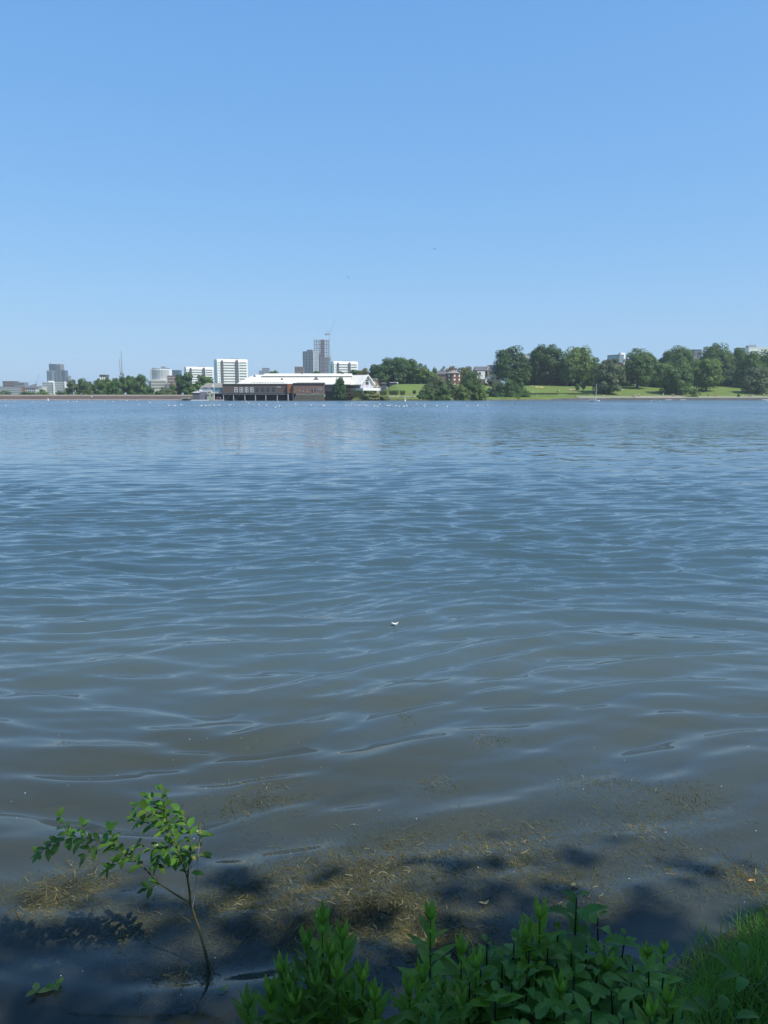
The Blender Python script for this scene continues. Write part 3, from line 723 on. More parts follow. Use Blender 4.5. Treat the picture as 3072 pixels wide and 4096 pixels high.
cottage('boat_shed', 'dark flat boat shed at the water left of the pastel lakeside huts', 770, 797, 1571, 1567, 361, SLATE, LGREY, 5, base=0, rx=.1, wins=0, cat='shed')
def sailing_club():
    y = 362; sc = S(y); x0, _ = at(797, 1600, y); X = lambda p: (p - 797)*sc
    Zf = lambda py, yy=0: at(0, py, y + yy)[1]
    t = thing('sailing_club_house', 'white and teal club house with grey hipped roof, left of the long hall', 'club house', (x0, y, 0), 0)
    bx(t, 'mauve_wall', mat('mauve_wall', (.22,.21,.25), .8, .4, .6), X(797), X(829), 0, 8, 0, Zf(1566))
    o = bx(t, 'yellow_wall', mat('pale_green_wall', (.42,.44,.33), .8, .3, .5), X(829), X(857), -.6, 8, 0, Zf(1570))
    for p in (834, 849): MB().box(X(p-2.5), X(p+2.5), -.7, -.5, Zf(1584), Zf(1577)).build('window', GLASS, o)
    bx(t, 'canopy', LGREY, X(857), X(891), -.8, 4, Zf(1574), Zf(1566.5)); bx(t, 'boat_store', DARK, X(858), X(890), 1.5, 7.8, 0, Zf(1574.2))  # dark solid carries the shade inside the open store as colour
    w = bx(t, 'upper_wall', WHITE, X(801), X(889), 1.2, 8.2, Zf(1566), Zf(1550))
    MB().box(X(852), X(884), 1.05, 1.3, Zf(1562), Zf(1554)).build('teal_panel', TEAL, w)
    MB().box(X(850), X(888), .9, 1.25, Zf(1566), Zf(1562.5)).build('blue_fascia', mat('blue_panel', (.06,.12,.22), .6), w)
    for p in (816, 824, 847, 883): MB().box(X(p-1.8), X(p+1.8), .98, 1.3, Zf(1556.5), Zf(1551)).build('window', GLASS, w)
    MB().hiproof(X(799), X(891), .6, 8.8, Zf(1550)+.003, Zf(1532, 4), X(822), X(886)).build('roof', PSLATE, t)
    bx(t, 'white_step', WHITE, X(797), X(804), .2, 3, Zf(1566)+.003, Zf(1558))
    return t
sailing_club()
o = MB(); x, _ = at(858, 1600, 358.5)
t = thing('flagpole', 'white pole standing in front of the club house beside the teal panel', 'pole', (x, 358.5, 0))
MB().tube([(0, 0, -.5), (-.1, 0, at(0, 1532, 358)[1])], [.16, .09], 6).build('pole', WHITE, t)
MB().ball((-.55, 0, at(0, 1545, 358)[1]), (.35, .3, .75), 8, 6).build('furled_flag', WHITE, t)
# pontoon
xa, _ = at(765, 1599, 356); xb, _ = at(832, 1599, 356)
t = thing('pontoon', 'low white floating pontoon in front of the dark boat shed', 'pontoon', (xa, 355, 0))
MB().box(0, xb-xa, 0, 2.2, -.15, .32).build('deck', WHITE, t); MB().box(.1, xb-xa-.1, .1, 2.1, -.6, -.15).build('float', SLATE, t)
xa, _ = at(858, 1599, 355); xb, _ = at(891, 1599, 355)
t = thing('slipway_deck', 'grey landing deck in front of the open boat store', 'deck', (xa, 355.2, 0))
MB().box(0, xb-xa, 0, 3, -.1, .4).build('deck', LGREY, t); MB().box(.2, xb-xa-.2, .2, 2.8, -.8, -.1).build('float', DARK, t)
# stone weir house: light slab with dark arch at the end of the dam
xa, _ = at(724, 1595, 364)
t = thing('culvert', 'pale stone culvert with a dark arched mouth where the dam meets the boat sheds', 'culvert', (xa, 362, 0))
MB().prism([(0, -.4), (4.6, -.4), (4.6, .8), (3.8, 1.35), (.9, 1.35), (0, .7)], 0, 3).build('stonework', m_conc, t)
MB().prism([(.9, -.3), (4.4, -.3)] + [(2.65+1.75*math.cos(w), .15+.75*math.sin(w)) for w in np.linspace(0, math.pi, 8)], -.06, .4).build('arch_mouth_shade', DARK, t)  # dark panel in place of the shade inside the arch
# red brick octagonal house
def octagon_house():
    y = 470; sc = S(y); xc, ze = at(1815, 1493, y); _, zt = at(1815, 1478, y); z0 = fh(xc, y) - 1; r = 31*sc
    t = thing('octagonal_brick_house', 'octagonal red brick house with low pointed roof behind the waterside bushes', 'house', (xc, y + r, z0), R(22.5 + 8)); ze -= z0; zt -= z0
    P = [(r*math.cos(k*math.pi/4), r*math.sin(k*math.pi/4)) for k in range(8)]
    MB().slab(P, 0, ze).build('wall', REDBRICK, t)
    m = MB(); m.add([(p[0]*1.12, p[1]*1.12, ze+.003) for p in P] + [(0, 0, zt)], [tuple(range(7, -1, -1))] + [(i, (i+1) % 8, 8) for i in range(8)]).build('roof', PSLATE, t)
    MB().box(-.6, .6, -.5, .5, zt-.8, zt+1.7).build('chimney', REDBRICK, t)
    for k in range(8):
        mx, my = (P[k][0]+P[(k+1) % 8][0])/2, (P[k][1]+P[(k+1) % 8][1])/2; d = math.hypot(mx, my); ux, uy = mx/d, my/d; vx, vy = -uy, ux
        if my > 2: continue
        for zz in (ze-2.1, ze-4.4, ze-6.9):
            w = MB(); c = [(mx+ux*q+vx*s*.5, my+uy*q+vy*s*.5) for s, q in ((-1, -.1), (1, -.1), (1, .12), (-1, .12))]; w.slab(c[::-1] if False else c, zz, zz+1.3).build('window', WFRAME, t)
    return t
octagon_house()
cottage('slate_roofed_wing', 'dark wing with grey slate roof attached left of the octagonal brick house', 1747, 1789, 1497, 1484, 472, BROWNB, SLATE, 8, rx=.08, wins=3)
def semi():
    y = 455; sc = S(y)
    t, W, ze, zt = cottage('white_gabled_house', 'white-walled house with dark brick piers, left of the cream house', 1900, 1949, 1482, 1466, y, BROWNB, SLATE, 9, rx=.03, wins=0)
    bx(t, 'white_wall', WHITE, W*.18, W*.82, -.12, .1, ze-5.0, ze-.3); bx(t, 'window', GLASS, W*.30, W*.48, -.2, .0, ze-2.4, ze-1.0); bx(t, 'dark_pier', DARK, W*.9, W+.05, -.5, .2, 0, ze)
    t, W, ze, zt = cottage('cream_brick_house', 'cream brick house with wide first floor window, partly behind a tall park tree', 1950, 2004, 1482, 1460, y, CREAMW, PSLATE, 9, rx=.05, wins=0)
    o = bx(t, 'window', GLASS, W*.16, W*.52, -.1, .1, ze-2.2, ze-.5)
    for f in (.27, .41): MB().box(W*f-.08, W*f+.08, -.16, -.1, ze-2.2, ze-.5).build('mullion', WFRAME, o)
    o = bx(t, 'window', GLASS, W*.16, W*.50, -.1, .1, ze-5.3, ze-4.0); bx(t, 'window', GLASS, W*.66, W*.85, -.1, .1, ze-5.2, ze-4.0)
    bx(t, 'string_course', WFRAME, 0, W, -.07, .05, ze-3.3, ze-3.1)
    t, W, ze, zt = cottage('white_porch', 'small white porch building below and in front of the cream house', 1943, 1962, 1512, 1507, 447, WHITE, SLATE, 4, rx=.2, wins=1, cat='porch')
semi()
cottage('grey_pavilion', 'low dark pavilion with pale roof in the shade under the tallest park trees', 2100, 2180, 1503, 1490, 490, SLATE, PSLATE, 8, rx=.45, wins=3, cat='pavilion')
cottage('cream_gabled_house', 'small cream gable with grey roof just right of the clubhouse gable', 1491, 1513, 1532, 1518, 385, CREAMW, SLATE, 9, gable=True, wins=1)
cottage('grey_roofed_house', 'low grey roof behind the clubhouse gable', 1478, 1512, 1522, 1513, 398, BROWNB, SLATE, 8, rx=.1, wins=2)
cottage('red_hut', 'tiny dark red hut right of the small cream gable', 1511, 1519, 1524, 1518, 392, REDBRICK, REDBRICK, 4, gable=True, wins=0, cat='hut')
cottage('grey_cabin', 'grey-blue cabin under the wide dark tree, nearest the clubhouse', 1524, 1546, 1534, 1530, 412, SLATE, SLATE, 5, rx=.1, wins=1, cat='cabin')
cottage('grey_cabin', 'longer grey container-like cabin beside the lamp post under the wide dark tree', 1559, 1588, 1531, 1528, 414, SLATE, GREYP, 5, rx=.05, wins=2, cat='cabin')
cottage('red_roofed_house', 'house with maroon gable roof below the pale blue glass block', 2458, 2502, 1466, 1452, 560, BROWNB, mat('maroon_tiles', (.10,.04,.05), .8, .3, .5), 9, gable=True, wins=2)
x, zt = at(1590, 1534, 392); z0 = fh(x, 392)
t = thing('street_lamp', 'white-headed lamp post on the grass behind the clipped hedges', 'lamp post', (x, 392, z0))
MB().tube([(0, 0, 0), (0, 0, zt-z0)], [.10, .07], 8).build('post', LGREY, t); MB().ball((0, 0, zt-z0+.2), (.42, .42, .35), 10, 6).build('lamp_head', WHITE, t)
# stone bank below the terrace path and boundary walls
# ------------------------------------------------------------------ trees
FOL = {
 'dark':  leafmat('foliage_dark', (0.062, 0.125, 0.034), (0.032, 0.075, 0.026), .2, .6, .12),
 'mid':   leafmat('foliage_mid', (0.102, 0.185, 0.042), (0.052, 0.105, 0.03), .25, .6, .12),
 'light': leafmat('foliage_light', (0.155, 0.235, 0.05), (0.09, 0.155, 0.036), .3, .6, .12),
 'olive': leafmat('foliage_olive', (0.185, 0.195, 0.06), (0.11, 0.13, 0.042), .3, .6, .12),
 'grey':  leafmat('foliage_grey_green', (0.13, 0.168, 0.075), (0.08, 0.118, 0.052), .25, .6, .12),
 'pale':  leafmat('foliage_pale_bare', (0.24, 0.20, 0.14), (0.16, 0.15, 0.10), .3, .7, .12),
 'brown': leafmat('foliage_brown', (0.085, 0.070, 0.045), (0.05, 0.045, 0.03), .2, .7, .12),
}
BARK = mat('bark', (0.075, 0.06, 0.045), 0.9, 0.6, 3)
def leaf_cards(P, N, size, g, aspect=0.75):
    """rhombic leaf clusters: centres P, facing roughly N"""
    n = len(P); N = N + g.normal(0, .32, (n, 3)); N /= np.linalg.norm(N, axis=1)[:, None] + 1e-9
    a = np.cross(N, g.normal(0, 1, (n, 3))); a /= np.linalg.norm(a, axis=1)[:, None] + 1e-9; b = np.cross(N, a)
    s = size * g.uniform(.55, 1.25, n)[:, None]; bend = N * s * .25
    V = np.stack([P - a*s*.5, P - b*s*.5*aspect - bend*g.uniform(0, 1, (n, 1)), P + a*s*.5, P + b*s*.5*aspect - bend*g.uniform(0, 1, (n, 1))], 1).reshape(-1, 3)
    return V, np.arange(4*n).reshape(-1, 4)
def crown_points(c, rad, nclump, nleaf, g, clump=.30, lower=0.75, shape=None):
    """leaf positions on many overlapping clumps that fill an uneven ellipsoid"""
    P = []; Nn = []
    c = np.array(c); rad = np.array(rad)
    d = g.normal(0, 1, (nclump, 3)); d /= np.linalg.norm(d, axis=1)[:, None]
    d[:, 2] = np.where(d[:, 2] < -0.8, -d[:, 2]*.6, d[:, 2])
    rr = g.uniform(.12, 1, nclump) ** .42 * (1 - clump*.62)
    cen = d * rr[:, None]
    if shape is not None: cen[:, :2] *= shape(cen[:, 2])[:, None]
    for k in range(nclump):
        cr = clump * g.uniform(.6, 1.35)
        dd = g.normal(0, 1, (nleaf, 3)); dd /= np.linalg.norm(dd, axis=1)[:, None]
        dd[:, 2] = np.where((dd[:, 2] < 0) & (g.uniform(0, 1, nleaf) < lower*.6), -dd[:, 2], dd[:, 2])
        q = cen[k] + dd * cr * g.uniform(.72, 1.08, (nleaf, 1)) * np.array([1, 1, .75])
        P.append(c + q*rad*np.array([1.05, 1.05, 1.10])); Nn.append(dd*1.35 + cen[k]*.4 + np.array([0, 0, .2]))
    return np.concatenate(P), np.concatenate(Nn)
_tn = [0]
def tree(name, label, px, top, w, y, bot, kind='mid', group=None, sink=None, size=None, base=None, conical=0, dens=1.0, flat=1.0, cat='tree', clump=.30, depth=.9):
    """crown spans photo columns px-w/2..px+w/2 and rows top..bot at distance y; trunk down to the ground"""
    _tn[0] += 1; g = np.random.default_rng(100 + _tn[0])
    sc = S(y); x, zt = at(px, top, y); _, zb = at(px, bot, y); z0 = fh(x, y) if base is None else base
    zb = max(zb, z0 - .3)
    if sink is None: sink = .45 if cat in ('bush', 'shrubbery', 'shrub') else (.5 if px > 2900 else 0.38 if px > 2580 else .14)
    zb = zb - sink*(zt - zb); rx = w*sc/2*1.06; rz_ = (zt - zb)/2
    t = thing(name, label, cat, (x, y, z0), 0, group)
    sz = size or max(.42, min(.95, rx*.16))
    ncl = int((26 + rx*rz_*.5) * dens); nl = int(75 * max(.7, min(1.6, (rx*clump*1.6/sz)**1.0)))
    shp = (lambda z: np.clip(1.15 - conical*(z + 1)*.5, .12, 1.2)) if conical else None
    P, N = crown_points((0, 0, (zt + zb)/2 - z0), (rx, rx*depth, rz_), int(ncl*.85), nl, g, clump*.92, shape=shp)
    # keep inside the height
    P[:, 2] = np.minimum(P[:, 2], zt - z0 + .3); P[:, 2] = np.maximum(P[:, 2], .05)
    V, F = leaf_cards(P, N, sz, g)
    mesh_np('crown', V, F, FOL[kind], t)
    m = MB(); th = max(.18, rx*.075); hc = (zt + zb)/2 - z0
    lean = g.normal(0, .03*rx, 2)
    m.tube([(0, 0, -.3), (lean[0]*.3, lean[1]*.3, hc*.4), (lean[0], lean[1], hc), (lean[0]*1.4, lean[1], (hc + zt - z0)*.5)], [th*1.25, th, th*.6, th*.25], 8)
    for k in range(6):
        a = g.uniform(0, 6.28); r0 = g.uniform(.45, .8)
        m.tube([(lean[0]*.6, lean[1]*.6, hc*(.55 + .1*g.uniform())), (math.cos(a)*rx*r0*.5, math.sin(a)*rx*r0*.5, hc*.95), (math.cos(a)*rx*r0, math.sin(a)*rx*r0, hc + rz_*.35)], [th*.5, th*.3, th*.12], 5)
    m.build('trunk', BARK, t)
    return t
G1 = 'trees behind the dam'; G2 = 'tall park trees on the right shore'; G3 = 'bushes along the far waterline'
# left row behind the dam
rows = [
 (22, 1560, 46, 'mid', 'low bush below the banded block at the left photo edge', 900), (118, 1562, 66, 'mid', 'low wide bush under the low pale hall', 700), (172, 1556, 44, 'light', 'rounded pale green bush left of the white banded building', 690), (240, 1562, 62, 'mid', 'dark low bush in front of the white banded building', 680)]
for px, tp, w, k, lb, y in rows: tree('bush', lb, px, tp, w, y, 1590, k, 'low bushes beyond the dam', cat='bush')
rows = [(288, 1518, 46, 'grey', 'grey-green tree at the left end of the tree row behind the dam'),
 (326, 1514, 44, 'mid', 'second tree from the left end of the tree row behind the dam'),
 (356, 1527, 44, 'grey', 'shortest tree of the tree row, before the small dark roofed building'),
 (392, 1512, 46, 'mid', 'tree in front of the small dark-roofed building above the row'),
 (424, 1507, 48, 'light', 'lightest tree of the row, right of the small dark-roofed building'),
 (460, 1510, 46, 'mid', 'tree standing just left of the radio masts'),
 (505, 1499, 54, 'mid', 'tall broad tree just right of the radio masts'),
 (535, 1508, 44, 'mid', 'tree in the gap between the two tall trees right of the masts'),
 (560, 1496, 46, 'mid', 'tallest tree at the right end of the tree row behind the dam'),
 (597, 1545, 34, 'mid', 'small round tree below the left edge of the arcaded white block')]
for i, (px, tp, w, k, lb) in enumerate(rows): tree('broadleaf_tree', lb, px, tp, w*1.15, 440 + (i*37 % 5)*9, 1588, k, G1, dens=1.5)
for px, tp, w, k, lb, y in [(632, 1560, 40, 'light', 'pale yellow-green bush in front of the arcaded white block', 430), (665, 1545, 60, 'grey', 'silvery willow bush left of the dark conifer-like tree', 425), (690, 1530, 30, 'mid', 'narrow tree beside the brown-grey flat block', 440), (648, 1566, 40, 'mid', 'low bush at the foot of the silvery willow', 415)]:
    tree('bush', lb, px, tp, w, y, 1588, k, 'low bushes beyond the dam', cat='bush')
tree('dark_tree', 'tall dark tree hiding the left end of the half hidden white tower', 735, 1488, 76, 400, 1580, 'dark', G1, dens=1.2)
tree('broadleaf_tree', 'lighter lower tree at the right foot of the tall dark one by the sheds', 760, 1540, 60, 385, 1588, 'mid', G1)
tree('broadleaf_tree', 'spreading mid green tree directly left of the tallest white tower', 812, 1502, 88, 420, 1580, 'mid', G1)
tree('broadleaf_tree', 'green tree above the grey roof of the club house', 838, 1520, 66, 405, 1575, 'mid', G1)
tree('broadleaf_tree', 'small tree top showing above the long pale roof near its left third', 1092, 1478, 46, 430, 1530, 'light', G1)
tree('broadleaf_tree', 'low tree top above the pale roof at the foot of the finished glass tower', 1266, 1481, 34, 440, 1520, 'mid', G1)
tree('broadleaf_tree', 'low tree top above the roof in front of the right white tower', 1362, 1484, 34, 440, 1520, 'mid', G1)
tree('dark_tree', 'dark rounded tree at the right edge of the right white tower', 1412, 1474, 46, 445, 1520, 'dark', G1)
tree('broadleaf_tree', 'yellow-green tree right of the right white tower above the gabled clubhouse', 1450, 1474, 60, 450, 1530, 'olive', G1)
# in front of the hall
tree('conical_tree', 'tall dark tree at the water in front of the right part of the long hall', 1358, 1498, 76, 356, 1600, 'dark', None, conical=.95, base=.2, dens=1.8, size=.5, clump=.24)
tree('brown_bush', 'brownish bush right of the tall dark waterside tree', 1396, 1552, 44, 358, 1600, 'brown', G3, base=.2, cat='bush')
tree('willow_bush', 'bright yellow-green willow bush at the water below the clubhouse terrace', 1482, 1568, 78, 356, 1602, 'olive', G3, base=.0, cat='bush', dens=1.4)
tree('willow_bush', 'low yellow-green bush at the right foot of the bright willow bush', 1526, 1580, 60, 356, 1602, 'olive', G3, base=.0, cat='bush')
# big wide tree and neighbours
tree('wide_dark_tree', 'left part of the wide dark tree group, the crown nearest the clubhouse', 1516, 1452, 96, 432, 1545, 'dark', G2, dens=1.5)
tree('wide_dark_tree', 'broad middle crown of the wide dark tree group behind the grass slope', 1572, 1430, 116, 438, 1545, 'dark', G2, dens=1.6)
tree('wide_dark_tree', 'highest crown of the wide dark tree group, above the lamp post', 1628, 1427, 92, 442, 1545, 'mid', G2, dens=1.5)
tree('broadleaf_tree', 'lighter green tree at the right flank of the wide dark group', 1672, 1456, 76, 436, 1548, 'mid', G2, dens=1.4)
tree('broadleaf_tree', 'fresh green rounded tree right of the lighter flank tree', 1716, 1478, 80, 430, 1550, 'light', G2, dens=1.4)
tree('pine_tree', 'small dark pine crown peeping above the fresh green tree', 1702, 1458, 34, 470, 1540, 'dark', G2)
tree('broadleaf_tree', 'dark tree top left of the slate roofed wing', 1742, 1468, 38, 475, 1540, 'mid', G2)
for px, tp, w, lb, k in [(1768, 1462, 40, 'pale leafless-looking distant tree above the slate roofed wing', 'pale'), (1806, 1457, 54, 'pale bare distant tree behind the chimney of the octagonal house', 'pale'), (1868, 1463, 70, 'hazy pale distant tree right of the octagonal house roof', 'pale')]:
    tree('pale_tree', lb, px, tp, w, 640, 1530, k, 'pale distant trees', dens=.55)
tree('broadleaf_tree', 'yellow-green tree directly behind the right side of the octagonal house', 1862, 1470, 64, 500, 1545, 'olive', G2, dens=1.3)
tree('dark_tree', 'small dark tree crown touching the right of the octagonal house chimney', 1832, 1468, 28, 505, 1530, 'dark', G2)
tree('broadleaf_tree', 'tree filling the gap between the octagonal house and the white-walled house', 1884, 1488, 50, 490, 1560, 'mid', G2)
# waterside bushes
for px, tp, w, k, lb, y in [(1745, 1500, 104, 'grey', 'large grey-green bush leaning over the water left of the octagonal house', 368),
  (1715, 1545, 56, 'mid', 'darker low bush at the left foot of the large grey-green bush', 364),
  (1806, 1522, 66, 'grey', 'lower silvery bush in front of the octagonal brick house', 370),
  (1776, 1540, 70, 'mid', 'small bush on the waterline below the octagonal house', 364),
  (1892, 1488, 116, 'mid', 'largest rounded green bush on the waterline, below the pair of houses', 374),
  (1850, 1528, 66, 'light', 'lighter bush between the silvery and the largest rounded bush', 368),
  (1920, 1545, 50, 'light', 'bright lower right lobe bush beside the grey ramp', 368),
  (1985, 1522, 60, 'grey', 'grey-green bush just right of the grey ramp', 384),
  (2028, 1516, 96, 'mid', 'wide leafy bush by the quay start, in front of the cream house tree', 382),
  (2078, 1530, 74, 'mid', 'low spreading bush overhanging the left end of the quay wall', 382),
  (2000, 1560, 60, 'dark', 'dark waterline bush between the grey ramp and the quay', 378),
  (2052, 1535, 66, 'mid', 'bush between the wide leafy bush and the low spreading one', 380),
  (2100, 1560, 40, 'mid', 'last small bush hanging over the quay, at the lawn corner', 384),
  (1960, 1552, 44, 'dark', 'dark bush directly behind the grey ramp', 398),
  (1690, 1566, 44, 'dark', 'low dark bush at the right end of the terrace path', 363)]:
    tree('waterside_bush', lb, px, tp, w, y, 1604, k, G3, base=.05, cat='bush', dens=1.5, size=.55)
tree('brown_bush', 'brown leaved shrub below the white porch building', 1956, 1516, 52, 425, 1590, 'brown', None, cat='bush')
# hedges on the terrace
# park trees
rows = [
 ('park_tree', 2045, 1385, 134, 455, 1530, 'dark', 'tall oval tree right of the cream house, leftmost of the giant park trees'),
 ('park_tree', 2085, 1425, 80, 460, 1530, 'mid', 'greener right flank crown of the tall oval tree by the cream house'),
 ('park_tree', 2185, 1365, 138, 470, 1520, 'dark', 'tallest and broadest dark park tree, above the shaded pavilion'),
 ('park_tree', 2142, 1420, 70, 474, 1520, 'dark', 'dark lower left shoulder crown of the tallest park tree'),
 ('park_tree', 2310, 1379, 122, 462, 1530, 'light', 'light yellow-green giant tree next to the tallest dark park tree'),
 ('park_tree', 2272, 1420, 70, 456, 1530, 'mid', 'mid green crown joining the tallest dark tree and the light green giant'),
 ('park_tree', 2382, 1432, 90, 470, 1545, 'mid', 'dense tree between the light green giant and the weeping tree'),
 ('dark_tree', 2480, 1462, 80, 480, 1550, 'dark', 'dark tree behind the weeping tree, below the pale blue glass block'),
 ('park_tree', 2556, 1395, 116, 452, 1535, 'mid', 'park tree with a ragged top, right of the pale blue glass block'),
 ('park_tree', 2603, 1408, 60, 480, 1500, 'mid', 'thin upper crown just behind the ragged-topped park tree'),
 ('park_tree', 2640, 1445, 112, 465, 1540, 'light', 'yellow-green lower tree between the ragged-topped tree and the round shaded one'),
 ('park_tree', 2718, 1384, 142, 520, 1500, 'mid', 'broad background crown above the round shaded tree'),
 ('park_tree', 2672, 1402, 70, 525, 1500, 'dark', 'dark left shoulder of the broad background crown'),
 ('park_tree', 2712, 1450, 130, 430, 1560, 'mid', 'round shaded tree standing close to the lakeside path'),
 ('park_tree', 2868, 1370, 132, 500, 1500, 'mid', 'highest domed crown on the right of the park'),
 ('park_tree', 2902, 1420, 84, 490, 1530, 'mid', 'right lower lobe of the highest domed crown'),
 ('park_tree', 2832, 1430, 116, 446, 1535, 'light', 'layered bright green tree with trunk standing on the sunlit grass'),
 ('park_tree', 2955, 1392, 96, 510, 1520, 'mid', 'background crown just left of the white flat-topped building'),
 ('park_tree', 3010, 1408, 130, 470, 1545, 'mid', 'large crown below the white flat-topped building'),
 ('park_tree', 2520, 1470, 70, 470, 1560, 'dark', 'low dark crown between the weeping tree and the ragged-topped tree'),
 ('park_tree', 2598, 1470, 80, 472, 1560, 'mid', 'low crown filling the gap right of the ragged-topped tree'),
 ('park_tree', 2240, 1440, 90, 480, 1545, 'dark', 'dark low crown behind the gap between the two giant trees'),
 ('park_tree', 3052, 1400, 120, 500, 1520, 'mid', 'crown covering the lower part of the white flat-topped building'),
 ('park_tree', 2978, 1402, 60, 505, 1520, 'light', 'small bright crown at the left foot of the white flat-topped building'),
 ('park_tree', 3030, 1470, 110, 440, 1560, 'grey', 'grey-green tree reaching low over the path at the right edge'),
 ('park_tree', 3085, 1402, 90, 480, 1550, 'dark', 'dark tree cut by the right photo edge'),
 ('park_tree', 2940, 1450, 110, 490, 1560, 'dark', 'deep shaded tree between the layered green tree and the right edge trees'),
 ('park_tree', 2770, 1470, 90, 500, 1560, 'dark', 'shaded tree filling the gap behind the round shaded tree'),
]
for nm, px, tp, w, y, bt, k, lb in rows: tree(nm, lb, px, tp, w, y, bt, k, G2, dens=1.5)
tree('weeping_tree', 'rounded weeping tree hanging down to the lakeside path left of the mid park', 2440, 1432, 124, 425, 1592, 'grey', G2, dens=2.0, clump=.24)
# woodland understorey behind the lawn, dark foliage standing in for shade under the crowns
for px, tp, w, y, lb in [(2120, 1492, 70, 520, 'dark shrubbery left of the shaded pavilion'), (2225, 1494, 100, 520, 'dark shrubbery right of the shaded pavilion'), (2330, 1500, 100, 515, 'dark shrubbery under the light green giant tree'), (2415, 1505, 80, 515, 'dark shrubbery behind the weeping tree'), (2500, 1500, 60, 520, 'dark shrubbery below the maroon gable'), (2610, 1500, 110, 520, 'dark shrubbery behind the ragged-topped tree'), (2700, 1490, 100, 520, 'dark shrubbery behind the round shaded tree'), (2880, 1480, 130, 530, 'dark shrubbery under the highest domed crown'), (3000, 1480, 130, 530, 'dark shrubbery under the large crown at the right'), (1560, 1500, 120, 470, 'dark undergrowth beneath the wide dark tree group'), (1660, 1500, 110, 470, 'dark undergrowth beneath the lighter flank tree'), (2060, 1510, 60, 500, 'dark undergrowth beneath the tall oval tree')]:
    tree('dark_shrubbery', lb, px, tp, w*1.25, y if y < 480 else y - 38, 1565, 'dark', 'shaded shrubbery behind the lawns', cat='shrubbery', dens=1.1)
for px, tp, w, y, k, lb in [(2332, 1528, 24, 432, 'mid', 'small shrub on the lawn above the sailing dinghy'), (2310, 1533, 18, 434, 'light', 'tiny shrub left of the small shrub on the lawn'), (2780, 1552, 50, 404, 'light', 'pale green shrub at the water edge below the round shaded tree'), (2955, 1574, 12, 410, 'dark', 'small dark bush at the end of the sunlit grass')]:
    tree('park_shrub', lb, px, tp, w, y, 1594 if px == 2780 else tp + 22, k, 'small park shrubs', cat='shrub', base=(.9 if px == 2780 else None), size=.4)
def hedge(label, px0, px1, top, bot, y, kind='dark', rnd=False, group='clipped hedges on the terrace'):
    sc = S(y); x0, zt = at(px0, top, y); x1, _ = at(px1, top, y); z0 = at(px0, bot, y)[1]
    g = np.random.default_rng(int(px0)); t = thing('clipped_hedge', label, 'hedge', ((x0+x1)/2, y, z0), 0, group)
    W = x1 - x0; Hh = zt - z0; n = int(W*Hh*90) + 300
    if rnd:
        d = g.normal(0, 1, (n, 3)); d /= np.linalg.norm(d, axis=1)[:, None]; P = d*np.array([W/2, 1.0, Hh*.55])*g.uniform(.85, 1.03, (n, 1)) + np.array([0, 0, Hh*.5]); N = d
    else:
        P = g.uniform(-.5, .5, (n, 3)); ax = g.choice([0, 1, 1, 2, 2], n); sg = np.where(g.uniform(0, 1, n) < .5, -.5, .5)
        P[np.arange(n), ax] = sg; N = np.zeros((n, 3)); N[np.arange(n), ax] = sg*2; P = P*np.array([W, 1.6, Hh]) + np.array([0, 0, Hh/2]); P += g.normal(0, .06, (n, 3))
    V, F = leaf_cards(P, N, .28, g); mesh_np('foliage', V, F, FOL[kind], t)
    MB().box(-W*.38, W*.38, -.5, .5, -.3, Hh*.75).build('stems', BARK, t)
hedge('longest clipped dark hedge below the clubhouse wall', 1412, 1456, 1563, 1586, 360, 'mid')
hedge('low clipped hedge below the terrace opening', 1466, 1502, 1564, 1576, 361, 'mid')
hedge('clipped hedge block just right of the terrace post', 1518, 1548, 1564, 1578, 364, 'mid')
hedge('wide clipped hedge block left of the lamp post', 1556, 1594, 1562, 1577, 366, 'dark')
hedge('square clipped hedge block right of the lamp post', 1600, 1620, 1563, 1577, 366, 'mid')
hedge('rounded purple-brown bush on the grass edge, right of the square hedge', 1650, 1665, 1561, 1573, 368, 'brown', True)
hedge('second rounded brown bush, farthest right of the terrace hedges', 1677, 1697, 1561, 1574, 368, 'brown', True)
hedge('thin dark hedge line along the lower edge of the sunlit lawn', 2098, 2250, 1572, 1576, 404, 'dark')
hedge('dark hedge line continuing towards the sailing dinghy', 2256, 2372, 1572, 1576, 407, 'dark')
# reeds and rough plants on the bank below the terrace: one mass
g = np.random.default_rng(77)
n = 9000; xx = g.uniform(-14, 24, n); yy = far_shore(xx) + g.uniform(-1.4, 2.6, n); P = np.stack([xx, yy, .05 + g.uniform(0, 1, n)**1.5*(.8 + .6*np.clip(yy - far_shore(xx), -1, 2))], 1)
V, F = leaf_cards(P, np.tile(np.array([[0, -.5, .6]]), (n, 1)), .42, g)
tag(mesh_np('bank_vegetation', V, F, FOL['olive']), kind='stuff')
tag(strip('stone_bank', None, list(np.linspace(-15, 83, 60)), [(-1.2, -1), (-.9, .25), (1.6, 1.0), (2.4, 1.2)], m_rubble), kind='structure')
